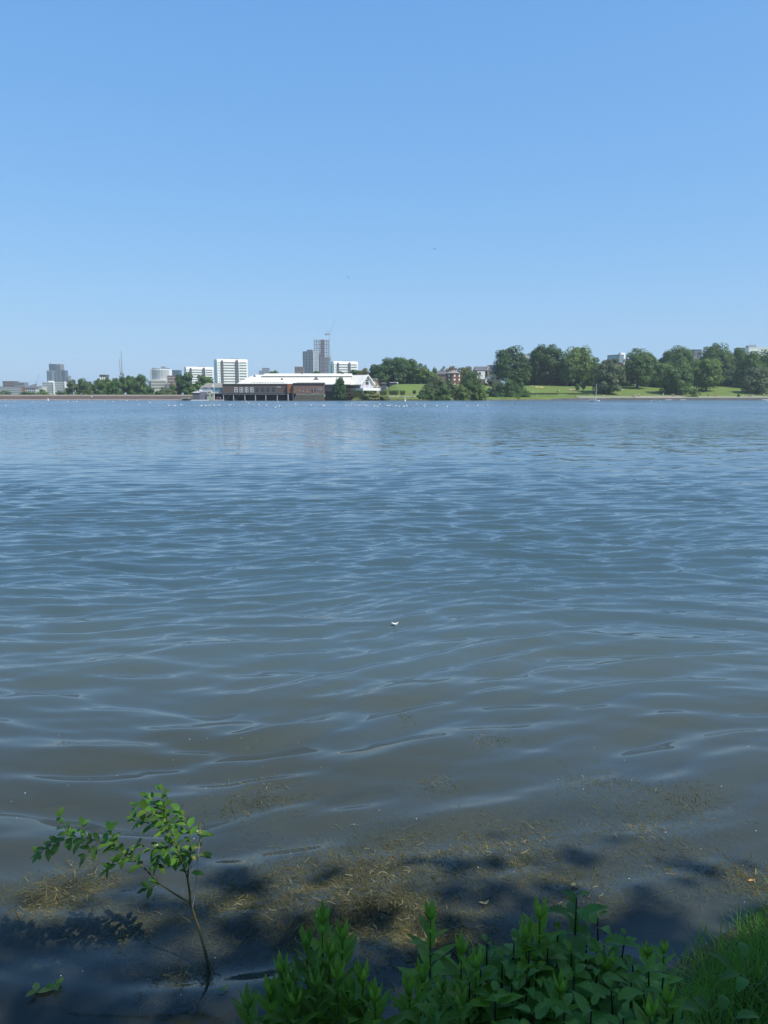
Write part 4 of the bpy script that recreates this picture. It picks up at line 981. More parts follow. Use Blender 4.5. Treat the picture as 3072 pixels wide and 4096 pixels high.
# ------------------------------------------------------------------ gulls
GULLW = mat('gull_white', (.82, .82, .80), .6); GULLG = mat('gull_grey_wing', (.34, .36, .38), .6); BEAK = mat('beak_orange', (.5, .22, .04), .5)
def gull_proto():
    t = thing('gull', '', 'gull', (0, 0, 0), 0, 'gulls resting on the far water')
    m = MB(); n = 8; rings = [(-.26, .02, .13, .03), (-.16, .07, .10, .07), (-.04, .10, .08, .10), (.08, .09, .08, .09), (.16, .05, .13, .06), (.19, .042, .19, .05), (.23, .045, .23, .045), (.27, .02, .225, .02)]
    for x, ry, zc, rz in rings:
        for k in range(n): w = 2*math.pi*k/n; m.v.append((x, ry*math.cos(w), zc + rz*math.sin(w)))
    for i in range(len(rings)-1):
        for k in range(n): m.f.append((i*n+k, i*n+(k+1) % n, (i+1)*n+(k+1) % n, (i+1)*n+k))
    m.f += [tuple(range(n-1, -1, -1)), tuple((len(rings)-1)*n+k for k in range(n))]
    m.build('body', GULLW, t, True)
    w = MB()
    for s in (-1, 1): w.add([(.08, s*.085, .13), (-.02, s*.11, .12), (-.18, s*.07, .15), (-.34, s*.02, .18), (-.16, s*.045, .19), (.04, s*.05, .185)], [(0,1,2,3,4,5)])
    w.build('wing', GULLG, t)
    MB().tube([(.26, 0, .225), (.32, 0, .215)], [.014, .004], 5).build('beak', BEAK, t)
    return t
GL = 'white gull resting on the far water in the loose line off the opposite shore'
pts = [(21,1625),(60,1607),(132,1610),(181,1608),(250,1607),(272,1608),(293,1608),(306,1608),(336,1608),(357,1608),(420,1607),(452,1608),(480,1604),(507,1604),(550,1602.5),(558,1621),(593,1604),(599,1612),(641,1604),(660,1616),(678,1625),(700,1625),(724,1621),(733,1627),(804,1626),(821,1625),(829,1627),(837,1624),(849,1621),(857,1623),(875,1626),(880,1623),(913,1625),(920,1622),(933,1623),(969,1608),(984,1608),(993,1615),(1013,1625),(1036,1623),(1064,1624),(1099,1633),(1123,1629),(1295,1625),(1345,1608),(1387,1625),(1411,1621),(1420,1626),(1435,1624),(1441,1624),(1456,1625),(1463,1625),(1453,1610),(1496,1627),(1510,1628),(1517,1619),(1548,1627),(1557,1625),(1568,1625),(1582,1626),(1597,1630),(1614,1628),(1627,1629),(1641,1628),(1665,1618),(1695,1628),(1747,1628),(1788,1629),(1699,1622),(1696,1628),(1746,1627),(1789,1628),(1870,1627),(1910,1627),(1947,1625),(1951,1604),(2044,1626),(2045,1625),(2605,1604),(2606,1618),(2640,1605),(3068,1606),(1112,1608),(1180,1630),(1242,1624)]
gulls = []; gp = gull_proto(); km = kidmap(gp); rg = random.Random(4)
for i, (px, py) in enumerate(pts):
    x, y = onwater(px, py); y = min(y, float(far_shore(x)) - 4); x = at(px, py, y)[0]
    o = gp if i == 0 else copy_tree(gp, km)
    o.location = (x, y, 0); o.rotation_euler = (0, 0, rg.uniform(0, 6.28)); s = 1.05 + rg.random()*.55; o.scale = (s, s, s)
    gulls.append((px, py, o))
ORD = 'first second third fourth fifth sixth seventh eighth ninth tenth eleventh twelfth'.split()
ZN = [(170, 'at the far left'), (340, 'off the dam and tree row'), (520, 'off the dam below the radio masts'), (680, 'off the dam near its middle'), (760, 'off the end of the dam'),
      (868, 'off the club house'), (960, 'off the hall windows'), (1130, 'off the hall stilts'), (1320, 'off the brown wall'), (1430, 'off the dark waterside tree'),
      (1530, 'off the willow bush'), (1660, 'off the clipped hedges'), (1800, 'off the grey-green bush'), (2000, 'off the grey ramp'), (2300, 'off the quay start'), (3100, 'off the park quay')]
zone = {}
for px, py, o in sorted(gulls, key=lambda q: q[0]): zone.setdefault(next(i for i, z_ in enumerate(ZN) if px < z_[0]), []).append(o)
for i, L_ in zone.items():
    for k, o in enumerate(L_): o['label'] = 'white gull resting on water %s, %s from its left' % (ZN[i][1], ORD[k])
def flying_gull(label, px, py, y, span, roll, yaw, flap=.25, dark=False):
    x, z = at(px, py, y); t = thing('flying_gull', label, 'gull', (x, y, z), 0, None)
    t.rotation_euler = (roll, 0, yaw); wm = mat('gull_shadow_wing', (.16, .17, .19), .7) if dark else GULLW; bm = wm if dark else GULLW; s = span/2
    m = MB(); m.tube([(-.30*s, 0, 0), (-.12*s, 0, 0), (.08*s, 0, .02), (.24*s, 0, .04), (.32*s, 0, .035)], [.03*s, .085*s, .10*s, .065*s, .02*s], 8); m.build('body', bm, t, True)
    for sg in (-1, 1):
        w = MB(); f = [(0, .10, .26, .02), (.35, .12, .28, flap*.55), (.7, .04, .20, flap*.75), (1.0, -.14, .04, flap*.45)]
        for u, xo, ch, zz in f: w.v += [(xo*s + .02*s, sg*(.05 + u*.95)*s, zz*s), (xo*s - ch*s, sg*(.05 + u*.95)*s, zz*s - .012*s)]
        for k in range(3): w.f.append((2*k, 2*k+1, 2*k+3, 2*k+2))
        w.build('wing', wm, t)
    MB().add([(-.28*s, -.03*s, 0), (-.28*s, .03*s, 0), (-.48*s, .09*s, 0), (-.48*s, -.09*s, 0)], [(0,1,2,3)]).build('tail', bm, t)
    return t
flying_gull('dark gull gliding highest in the sky, right of the middle', 1737, 996, 70, .52, R(0), R(5), .45, True).rotation_euler = (R(14), R(-38), R(84))
flying_gull('gull banking upright in the sky, left of the highest gliding one', 1392, 1109, 70, .50, R(60), R(20), .2, True).rotation_euler = (R(62), R(-30), R(70))
flying_gull('left bird of the pair of tiny birds over the left horizon', 293, 1441, 110, .36, R(10), R(70), .4, True)
flying_gull('right bird of the pair of tiny birds over the left horizon', 303, 1437, 112, .36, R(-10), R(60), .4, True)
flying_gull('white gull flying low over the water in front of the brown wall', 1185, 1618, 170, 1.0, R(10), R(75), .5)
flying_gull('white gull skimming the water below the willow bush', 1541, 1615, 180, 1.0, R(-15), R(80), .4)
flying_gull('white gull with raised wings before the stone bank, left of the large grey-green bush', 1621, 1600, 300, 2.2*.8, R(70), R(10), .5)
flying_gull('gull flying in front of the dam wall on the left', 193, 1599, 330, 1.5, R(70), R(30), .5)
# ------------------------------------------------------------------ sailing dinghy
def dinghy():
    x, y = onwater(2378, 1601); y = 300; x = at(2378, 1600, y)[0]
    t = thing('sailing_dinghy', 'white sailing dinghy with bare mast moored off the quay', 'sailing boat', (x, y, .0), R(-18))
    m = MB(); n = 7; st = [(-1.95, .45, .02, .36), (-1.2, .68, -.12, .36), (0, .75, -.16, .36), (1.1, .55, -.12, .40), (1.75, .22, -.02, .46), (2.05, .02, .15, .50)]
    for xx, hw, kb, top in st:
        m.v += [(xx, -hw, top), (xx, -hw*.92, .12 if top > .2 else 0), (xx, -hw*.5, kb*.7), (xx, 0, kb), (xx, hw*.5, kb*.7), (xx, hw*.92, .12), (xx, hw, top)]
    for i in range(len(st)-1):
        for k in range(n-1): m.f.append((i*n+k, i*n+k+1, (i+1)*n+k+1, (i+1)*n+k))
    m.f.append(tuple(range(n-1, -1, -1)))
    m.build('hull', WHITE, t)
    d = MB(); 
    for i in range(len(st)-1):
        a, b = st[i], st[i+1]; d.add([(a[0], -a[1]*.97, a[3]-.04), (b[0], -b[1]*.97, b[3]-.04), (b[0], b[1]*.97, b[3]-.04), (a[0], a[1]*.97, a[3]-.04)], [(0,1,2,3)])
    d.build('deck', LGREY, t)
    zt = at(2378, 1536, y)[1]
    MB().tube([(.5, 0, .1), (.5, 0, zt)], [.085, .05], 8).build('mast', WHITE, t)
    MB().tube([(.45, 0, .95), (-1.9, .1, .9)], .045, 6).build('boom', WHITE, t)
    r = MB()
    for p in ((2.0, 0, .5), (.2, -.7, .4), (.2, .7, .4)): r.tube([p, (.5, 0, zt*.85)], .008, 3)
    r.build('stay', STEEL, t)
    MB().box(-2.1, -1.97, -.12, .12, -.4, .55).build('rudder', WHITE, t)
dinghy()
# ------------------------------------------------------------------ people (continuous bodies grown with the Skin modifier)
SKIN = mat('skin', (.42, .26, .19), .6); HAIR = mat('dark_hair', (.03, .02, .015), .7)
CLOTH = {k: mat('cloth_' + k, v, .8) for k, v in dict(white=(.75,.75,.73), black=(.02,.02,.025), blue=(.06,.10,.25), red=(.45,.06,.04), orange=(.6,.22,.06), pink=(.55,.30,.32), grey=(.2,.2,.2), green=(.1,.2,.1), yellow=(.6,.5,.15)).items()}
def skin_mesh(name, joints, edges):
    me = bpy.data.meshes.new(name); me.from_pydata([j[0] for j in joints], edges, []); o = bpy.data.objects.new(name, me); C.objects.link(o)
    md = o.modifiers.new('skin', 'SKIN'); md.use_smooth_shade = True
    for i, j in enumerate(joints): me.skin_vertices[0].data[i].radius = (j[1], j[1] if len(j) < 3 else j[2])
    me.skin_vertices[0].data[0].use_root = True
    sb = o.modifiers.new('sub', 'SUBSURF'); sb.levels = 1; sb.render_levels = 1
    dg = bpy.context.evaluated_depsgraph_get(); em = bpy.data.meshes.new_from_object(o.evaluated_get(dg)); em.name = name
    bpy.data.objects.remove(o); return em
def pose(kind):
    """joint positions for a 1.72 m person; x right, -y forward"""
    P = dict(pel=(0,0,.93), chest=(0,0,1.28), neck=(0,0,1.47), head=(0,-.02,1.63), shl=(.17,0,1.41), shr=(-.17,0,1.41), ell=(.24,.02,1.14), elr=(-.24,.02,1.14), hal=(.25,-.10,.88), har=(-.25,-.10,.88),
             hil=(.09,0,.90), hir=(-.09,0,.90), knl=(.10,-.02,.50), knr=(-.10,-.02,.50), anl=(.10,.02,.09), anr=(-.10,.02,.09), tol=(.11,-.14,.04), tor=(-.11,-.14,.04))
    if kind == 'walk':
        P.update(knl=(.10,-.20,.52), anl=(.10,-.28,.12), tol=(.10,-.42,.08), knr=(-.10,.06,.50), anr=(-.10,.32,.16), tor=(-.10,.22,.04), hal=(.25,.16,.92), har=(-.25,-.24,.96), elr=(-.24,-.06,1.15), ell=(.24,.08,1.15))
    if kind == 'sit':
        d = .55
        P = {k: (v[0], v[1], v[2]-d) for k, v in P.items()}
        P.update(hil=(.10,0,.36), hir=(-.10,0,.36), knl=(.16,-.42,.44), knr=(-.16,-.42,.44), anl=(.12,-.46,.09), anr=(-.12,-.46,.09), tol=(.12,-.62,.05), tor=(-.12,-.62,.05), hal=(.15,-.32,.50), har=(-.15,-.32,.50), ell=(.25,-.08,.60), elr=(-.25,-.08,.60))
    if kind == 'ground':
        d = .80
        P = {k: (v[0], v[1], v[2]-d) for k, v in P.items()}
        P.update(hil=(.10,-.02,.12), hir=(-.10,-.02,.12), knl=(.14,-.38,.42), knr=(-.14,-.38,.42), anl=(.10,-.60,.09), anr=(-.10,-.60,.09), tol=(.10,-.74,.05), tor=(-.10,-.74,.05), hal=(.15,-.40,.38), har=(-.15,-.40,.38), ell=(.24,-.14,.40), elr=(-.24,-.14,.40))
    if kind == 'arms':
        P.update(ell=(.42,-.05,1.52), hal=(.52,-.10,1.78), elr=(-.40,-.08,1.36), har=(-.58,-.14,1.48))
    return P
def figure_meshes(kind):
    P = pose(kind); order = list(P); idx = {k: i for i, k in enumerate(order)}
    rad = dict(pel=(.135,.11), chest=(.15,.105), neck=(.052,.055), head=(.085,.10), shl=(.055,.055), shr=(.055,.055), ell=(.04,.04), elr=(.04,.04), hal=(.035,.025), har=(.035,.025), hil=(.085,.085), hir=(.085,.085), knl=(.058,.058), knr=(.058,.058), anl=(.04,.04), anr=(.04,.04), tol=(.04,.03), tor=(.04,.03))
    E = [('pel','chest'),('chest','neck'),('neck','head'),('chest','shl'),('chest','shr'),('shl','ell'),('ell','hal'),('shr','elr'),('elr','har'),('pel','hil'),('hil','knl'),('knl','anl'),('anl','tol'),('pel','hir'),('hir','knr'),('knr','anr'),('anr','tor')]
    body = skin_mesh('body', [(P[k], *rad[k]) for k in order], [(idx[a], idx[b]) for a, b in E])
    def sub(name, keys, edges, grow, lerp=None):
        Q = dict(P); R_ = {k: tuple(r + grow for r in rad[k]) for k in rad}
        if lerp:
            for nk, (a, b, f) in lerp.items(): Q[nk] = tuple(P[a][i]*(1-f) + P[b][i]*f for i in range(3)); R_[nk] = tuple(rad[a][i]*(1-f) + rad[b][i]*f + grow for i in range(2))
        ii = {k: i for i, k in enumerate(keys)}
        return skin_mesh(name, [(Q[k], *R_[k]) for k in keys], [(ii[a], ii[b]) for a, b in edges])
    top = sub('shirt', ['pel','chest','shl','shr','el1','er1'], [('pel','chest'),('chest','shl'),('chest','shr'),('shl','el1'),('shr','er1')], .02, {'el1': ('shl','ell',.8), 'er1': ('shr','elr',.8)})
    trs = sub('trousers', ['pel','hil','hir','knl','knr','al','ar'], [('pel','hil'),('pel','hir'),('hil','knl'),('hir','knr'),('knl','al'),('knr','ar')], .017, {'al': ('knl','anl',.8), 'ar': ('knr','anr',.8)})
    h = P['head']; hm = MB().ball((h[0], h[1]+.025, h[2]+.035), (.098, .105, .10), 10, 7)
    return body, top, trs, hm, P
FIG = {}
def person(label, px, py, y, kind, top, trs, yaw, scale=1.0, z=None, group=None):
    if kind not in FIG:
        b, tp, tr, hm, P = figure_meshes(kind)
        tmp = hm.build('hair', None); hme = tmp.data; bpy.data.objects.remove(tmp)
        for m_ in (b, tp, tr, hme): m_.materials.clear(); m_.materials.append(None)
        # nose and ears give the head a face
        FIG[kind] = (b, tp, tr, hme)
    x, zz = at(px, py, y); z = fh(x, y) if z is None else z
    t = thing('person', label, 'person', (x, y, z), yaw, group); t.scale = (scale,)*3
    for nm, me, mt in zip(('body', 'shirt', 'trousers', 'hair'), FIG[kind], (SKIN, CLOTH[top], CLOTH[trs], HAIR)):
        o = bpy.data.objects.new(nm, me); C.objects.link(o); o.parent = t; o.material_slots[0].link = 'OBJECT'; o.material_slots[0].material = mt
    return t
PG = 'people by the lake'
def onpath(px): 
    y = 408.0
    for _ in range(4): x = at(px, 1588, y)[0]; y = float(far_shore(x)) + 3.2
    return y
ZP = 1.56
for a in [(2148, 'walk', 'pink', 'white', 1.2, 'person in pale clothes walking along the hedge line, left of the sunlit lawn'),
          (2688, 'arms', 'yellow', 'black', 0, 'person in yellow top by the water edge, beside one in white'),
          (2696, 'walk', 'white', 'black', -.8, 'person in white top by the water edge, right of the one in yellow'),
          (2733, 'walk', 'white', 'grey', 1.0, 'person in white left of the pale green shrub at the water edge'),
          (2832, 'walk', 'black', 'black', .5, 'dark-clothed person standing beside the trunk of the layered green tree'),
          (2856, 'arms', 'orange', 'red', .2, 'person in orange with raised arms on the path right of the pale green shrub'),
          (2863, 'walk', 'red', 'red', .9, 'person in red standing against the one in orange'),
          (2972, 'sit', 'white', 'grey', .3, 'person in white at the left end of the gathering by the right edge'),
          (2996, 'walk', 'white', 'black', 2.0, 'person in white and black walking within the gathering by the right edge'),
          (3004, 'walk', 'blue', 'grey', .3, 'person in blue within the gathering by the right edge'),
          (3012, 'walk', 'white', 'white', 1.3, 'person all in white within the gathering by the right edge'),
          (3055, 'arms', 'white', 'black', .1, 'tall person in white with raised arms nearest the right edge'),
          (2556, 'walk', 'white', 'black', .4, 'person in white top standing on the stone steps, right of the seated pair'),
          (2380, 'walk', 'black', 'black', 1.2, 'dark-clothed person on the path just right of the dinghy mast'),
          (2416, 'sit', 'white', 'grey', .2, 'person in white sitting on the path under the weeping tree'),
          (2302, 'walk', 'orange', 'blue', 1.5, 'person in orange top on the path left of the dinghy')]:
    px, kd, tp, tr, yw, lb = a
    person(lb, px, 1588, onpath(px), kd, tp, tr, yw, z=ZP, group=PG)
for px, py, y, kd, tp, tr, yw, lb in [(2532, 1574, 418, 'ground', 'grey', 'black', .3, 'person in grey sitting on the grass, left of the seated pair below the ragged-topped tree'),
      (2539, 1574, 418, 'ground', 'white', 'blue', -.2, 'person in white sitting beside the one in grey below the ragged-topped tree'),
      (2235, 1566, 420, 'walk', 'white', 'black', .8, 'person in white standing mid slope on the sunlit lawn'),
      (2229, 1566, 420, 'walk', 'black', 'black', .2, 'dark person next to the one in white mid slope on the sunlit lawn'),
      (2132, 1570, 415, 'sit', 'yellow', 'white', .2, 'person in pale yellow sitting at the left edge of the sunlit lawn'),
      (2490, 1525, 440, 'ground', 'white', 'white', 0, 'tiny white-clad person in the shade right of the weeping tree'),
      (2478, 1572, 415, 'walk', 'yellow', 'grey', 0, 'person in yellow on the grass right of the weeping tree'),
      (2653, 1574, 420, 'walk', 'pink', 'white', 0, 'person in pale pink by the trunk left of the round shaded tree')]:
    person(lb, px, py, y, kd, tp, tr, yw, group=PG)
for px, kd, tp, lb in [(868, 'sit', 'red', 'person in red on the landing deck by the open boat store'), (874, 'walk', 'blue', 'person in blue on the landing deck, middle of three'), (881, 'sit', 'pink', 'person in pink on the landing deck, right of three')]:
    person(lb, px, 1590, 356.5, kd, tp, 'black', .4, z=.4, group='people on the landing deck')
person('person in white standing at the foot of the dam wall', 368, 1596, 369.5, 'walk', 'white', 'black', .3, z=.38, group=None)
person('cyclist-like small dark figure walking on top of the dam', 356, 1580, 379, 'walk', 'black', 'black', 1.2, z=2.34).__setitem__('label', 'small dark figure walking on top of the dam, above the one in white')
# picnic blankets, paddle boards, steps
def board(label, px, y, L, yaw, col=WHITE, z=.12, nm='paddle_board'):
    x, _ = at(px, 1598, y); t = thing(nm, label, 'paddle board', (x, y, z), yaw, 'paddle boards at the quay')
    pts = [(L/2*math.cos(w), .38*math.sin(w)*(1-.15*math.cos(w))) for w in np.linspace(0, 2*math.pi, 16, endpoint=False)]
    MB().slab(pts, -.08, .08).build('hull', col, t); MB().slab([(p[0]*.6, p[1]*.7) for p in pts], .081, .10).build('deck_pad', GREYP, t)
for px, lb in ((2674, 'white board on the water at the left of the two people by the edge'), (2731, 'white board on the water left of the pale green shrub'), (3060, 'white board on the water at the right photo edge')):
    x = at(px, 1597, 400)[0]; board(lb, px, float(far_shore(x)) - 1.6, 3.6, .2)
def blanket(label, px, py, y, w, d, col, lift=.05):
    x, _ = at(px, py, y); z = fh(x, y); g = np.random.default_rng(int(px)); nx = 9
    X, Y = np.meshgrid(np.linspace(-w/2, w/2, nx), np.linspace(-d/2, d/2, nx)); Z = lift + g.uniform(0, .14, X.shape)
    Z += np.vectorize(lambda a, b: fh(x + a, y + b) - z)(X, Y)
    o = grid_mesh('picnic_blanket', X, Y, Z, col); o.location = (x, y, z); tag(o, label, 'blanket', 'blankets on the lawn')
blanket('large crumpled pale blanket high on the sunlit lawn', 2158, 1551, 443, 4.6, 4.0, CLOTH['yellow'])
blanket('pale blanket in the middle of the sunlit lawn below the light green giant', 2288, 1554, 437, 3.4, 2.6, CLOTH['pink'])
blanket('small white cloth on the left top of the sunlit lawn', 2128, 1550, 450, 2.0, 1.6, CLOTH['white'])
# retaining steps of pale blocks along the path right of the weeping tree
xs = list(np.linspace(at(2500, 1590, 412)[0], at(2690, 1590, 415)[0], 20))
quay('stone_steps', xs, [(-.1, 1.05), (-.12, 1.4), (.9, 1.42), (.91, 1.8), (6.6, 1.82), (6.61, 2.15), (7.4, 2.15), (7.5, 1.5)], m_path)
# ------------------------------------------------------------------ near bank: shade trees, sapling, plants, grass, pond weed
def shade_tree(label, x, y, zc, rad, seed, n=330, nl=110):
    g = np.random.default_rng(seed); z0 = float(near_h(np.array(float(x)), np.array(float(y))))
    t = thing('bank_tree', label, 'tree', (x, y, z0), 0, 'trees on the bank behind the viewer')
    P, N = crown_points((0, 0, zc - z0), rad, n, nl, g, .30)
    V, F = leaf_cards(P, N, .30, g); mesh_np('crown', V, F, NEARL, t)
    m = MB(); m.tube([(0, -.6, -.2), (.1, -.5, 1.8), (0, -.2, zc - z0 - 1), (0, 0, zc - z0 + 1.5)], [.26, .2, .14, .05], 10)
    for k in range(8):
        a = g.uniform(0, 6.28); m.tube([(0, -.3, zc*.55), (rad[0]*.4*math.cos(a), rad[1]*.4*math.sin(a), zc*.85), (rad[0]*.75*math.cos(a), rad[1]*.75*math.sin(a), zc*1.05)], [.1, .06, .02], 6)
    m.build('trunk', BARK, t)
NEARL = leafmat('near_tree_leaves', (.09, .17, .045), (.06, .12, .032), .45, .5, 1.5)
shade_tree('leafy bank tree behind the viewer to the left, shading the water by the sapling', -1.1, -2.82, 6.4, (4.4, 3.1, 2.6), 1)
shade_tree('leafy bank tree right behind the viewer, shading the middle plants', 5.0, -2.85, 6.6, (4.2, 3.2, 2.7), 2)
shade_tree('leafy bank tree behind the viewer to the right, shading the grass', 9.6, -2.75, 6.4, (3.9, 3.4, 2.8), 3)

LG1 = leafmat('leaf_fresh_green', (.20, .38, .045), (.125, .28, .035), .5, .42, 6, .4)
LG2 = leafmat('leaf_deep_green', (.155, .31, .046), (.095, .21, .034), .5, .45, 6, .4)
LG3 = leafmat('leaf_yellowed', (.42, .42, .10), (.32, .36, .09), .4, .5, 6)
LG4 = leafmat('leaf_sapling', (.125, .27, .038), (.075, .175, .03), .48, .38, 9, .5)
GRM = leafmat('grass_blades', (.15, .34, .045), (.10, .24, .035), .5, .5, 3)
STEMG = mat('green_stem', (.10, .17, .05), .6, .4, 8); STEMD = mat('purple_nettle_stem', (.035, .030, .028), .6, .4, 8); BARKS = mat('sapling_bark', (.10, .105, .055), .7, .5, 12)

class Leaves:
    def __init__(s): s.v = []; s.f = []
    def leaf(s, p, d, up, L, W, droop=.25, fold=.22, prof='lance', seg=6, rng=random):
        p = Vector(p); d = Vector(d).normalized(); side = d.cross(Vector(up))
        if side.length < 1e-3: side = d.cross(Vector((1, .2, 0)))
        side.normalize(); nrm = side.cross(d).normalized(); b = len(s.v)
        st = 16 if prof == 'serr' else seg
        for i in range(st + 1):
            u = i / st
            if prof == 'lance': w = W * (math.sin(math.pi * u ** .75) ** .9) * .5 + .0006
            elif prof == 'oval': w = W * (math.sin(math.pi * u ** .9) ** .7) * .5 + .0008
            elif prof == 'serr': w = W * (.16 + 1.0*math.sin(math.pi * u ** .62)) * .46 * (1.0 if i % 2 else .74) * (1 - u**6) + .0006
            else: w = W * math.sin(math.pi * min(u, .98) ** .6) ** .5 * .5
            c = p + d * (L * u) - Vector((0, 0, 1)) * (droop * L * u * u)
            lift = nrm * (fold * w)
            s.v += [tuple(c + side*w + lift), tuple(c), tuple(c - side*w + lift)]
            if i: a = b + 3*(i-1); s.f += [(a, a+1, a+4, a+3), (a+1, a+2, a+5, a+4)]
    def build(s, name, m, parent):
        return mesh_np(name, np.array(s.v), np.array(s.f), m, parent, True)

def gz(x, y): return float(near_h(np.array(float(x)), np.array(float(y))))
def herb(label, px, py, y, seed, kind='herb', bright=True, lean=0., Ls=1.0, top=.42, group='tall leafy herbs on the bank'):
    """upright herb with lance leaves spiralling up the stem, tip at photo pixel (px,py)"""
    g = random.Random(seed); x, zt = at(px, py, y); z0 = gz(x, y); H = zt - z0
    bx_ = x + lean*H; t = thing('willowherb', label, 'plant', (bx_, y - .03, gz(bx_, y - .03)), 0, group); z0 = gz(bx_, y - .03); H = zt - z0
    pts = [Vector((0, 0, -.03)), Vector((-lean*H*.25 + g.uniform(-.01, .01), .005, H*.35)), Vector((-lean*H*.65, .015, H*.7)), Vector((-lean*H, .03, H*.97))]
    MB().tube(pts, [.0058, .005, .004, .002], 7).build('stem', STEMG, t)
    L = Leaves(); Y = Leaves(); n = int(H / .021); ph = g.uniform(0, 6.28)
    def P(u):
        u3 = u * 3; i = min(int(u3), 2); return pts[i].lerp(pts[i+1], u3 - i)
    for k in range(n):
        u = .12 + .88 * (k / n) ** .8; a = ph + k*2.4; el = .18 + .95*u**3 + g.uniform(-.2, .2)
        ln = (.100 + .055*math.sin(math.pi*min(1, u*1.1))) * Ls * g.uniform(.8, 1.15) * (1 - .38*max(0, u-.85)/.15)
        d = Vector((math.cos(a)*math.cos(el), math.sin(a)*math.cos(el), math.sin(el)))
        (Y if u < .7 and g.random() < .10 else L).leaf(P(min(u, .995)), d, (0, 0, 1), ln, ln*.26, droop=.55*(1-u)+.10, fold=.30)
    for k in range(5):
        a = ph + k*1.3; L.leaf(pts[3], (math.cos(a)*.35, math.sin(a)*.35, 1), (math.cos(a), math.sin(a), .1), .065*Ls, .016, droop=0, fold=.4)
    L.build('foliage', LG1 if bright else LG2, t)
    if Y.v: Y.build('yellowed_foliage', LG3, t)
    return t
def nettle(label, px, py, y, seed, size=1.0, m=None, group='stinging nettles on the bank', lean=0.):
    g = random.Random(seed); x, zt = at(px, py, y); xb = x + lean; z0 = gz(xb, y); H = zt - z0
    t = thing('nettle', label, 'plant', (xb, y, z0), 0, group)
    pts = [Vector((0, 0, -.03)), Vector((-lean*.35, 0, H*.4)), Vector((-lean*.75, .01, H*.75)), Vector((-lean, .01, H*.985))]
    MB().tube(pts, [.005, .0045, .0036, .0022], 7).build('stem', STEMD, t)
    L = Leaves(); n = max(4, int(H / .062)); a0 = g.uniform(0, 3.1)
    def P(u):
        u3 = u * 3; i = min(int(u3), 2); return pts[i].lerp(pts[i+1], u3 - i)
    for k in range(n):
        u = 1 - .93*(k/n)**1.05; a = a0 + (k % 2)*1.57 + g.uniform(-.45, .45); s = size*min(1, .42 + .24*k) * g.uniform(.85, 1.1)
        for q in (0, math.pi):
            el = .70 - .15*min(k, 5) + g.uniform(-.25, .25); d = Vector((math.cos(a+q)*math.cos(el), math.sin(a+q)*math.cos(el), math.sin(el)))
            p = P(min(.995, u)); st = p + d*.022*s
            L.leaf(st, d, (0, 0, 1), .108*s, .048*s, droop=.55*g.uniform(.5, 1.3), fold=.35, prof='serr')
            if k > 1 and g.random() < .6:
                d2 = (d + Vector((0, 0, .5))).normalized(); L.leaf(p, d2, (0, 0, 1), .045*s, .028*s, droop=.2, fold=.2, prof='serr')
    L.build('foliage', m or LG2, t); return t
herb('tallest left herb of the clump right of the sapling, tip against the golden weed', 1290, 3662, 1.95, 1)
herb('herb with a reddish leaning tip leaf right of the tallest left herb', 1372, 3735, 1.92, 2, lean=-.04)
herb('herb just left of the tallest left herb, leaves spread to the left', 1225, 3760, 1.90, 3, bright=False, lean=.03)
herb('short herb at the left side of the left clump, leaning out over the water', 1120, 3872, 1.86, 4, lean=.10)
herb('lowest left herb of the left clump, near the bottom edge', 1075, 3965, 1.84, 5, lean=.10)
herb('broad pale-green herb at the bottom centre of the left clump', 1265, 3925, 1.80, 6, bright=False)
herb('herb at the right side of the left clump, spiky top', 1452, 3905, 1.84, 7, lean=-.03)
herb('low herb at the right foot of the left clump', 1400, 3990, 1.80, 8, bright=False)
herb('small herb between the two left bottom plants', 1180, 4000, 1.78, 21)
herb('solitary slender herb standing alone before open dark water in the middle', 1722, 3652, 2.0, 9, Ls=.95)
herb('herb leaning right beside the solitary slender one', 1848, 3795, 1.95, 10, lean=-.03)
herb('short arching herb at the left foot of the solitary one', 1635, 3955, 1.85, 11, lean=.05)
herb('herb right below the solitary slender one, dense dark leaves', 1765, 3955, 1.82, 12, bright=False)
herb('bright broad-topped herb left of the tallest nettle', 2160, 3652, 2.05, 13, Ls=1.1)
herb('herb with one long pale leaf to the left of the bright broad-topped one', 2105, 3735, 2.02, 14, Ls=1.15, lean=.02)
herb('bright yellow-green herb near the bottom edge in front of the grass', 2668, 4000, 1.95, 15)
herb('small bright herb in the nettles, right of the leaning dark stem', 2432, 3868, 2.05, 16)
herb('pointed herb at the left border of the grass', 2588, 3812, 2.30, 17, Ls=.8)
herb('upright single-leafed herb against the water at the border of the grass', 2655, 3800, 2.40, 18, Ls=.75)
nettle('tallest nettle, its dark crown of leaves rising over the water', 2310, 3585, 2.10, 31, 1.15)
nettle('nettle shouldering the right of the tallest one, broad level leaves', 2395, 3668, 2.12, 32, 1.1, lean=.03)
nettle('slim tipped nettle alone at the left front of the nettle bed', 1950, 3768, 1.98, 33, .75)
nettle('nettle with dark stem right of the slim tipped one', 2012, 3838, 1.95, 34, 1.0)
nettle('nettle with rounded leaves under the bright broad-topped herb', 2195, 3790, 2.0, 35, 1.0)
nettle('nettle between the tallest one and the bright broad-topped herb', 2235, 3725, 2.08, 36, .9)
nettle('nettle with small dark tip over the water, right end of the bed', 2505, 3745, 2.12, 37, .8, lean=-.05)
nettle('nettle below the small dark tipped one', 2535, 3860, 2.05, 38, 1.0, lean=.06)
nettle('large-leaved nettle at the bottom, centre of the bed', 2300, 3900, 1.92, 39, 1.35)
nettle('large-leaved nettle at the bottom right of the bed', 2450, 3960, 1.90, 40, 1.3, lean=.05)
nettle('nettle at the bottom left of the bed beside the dense herb', 1880, 3925, 1.88, 41, 1.0)
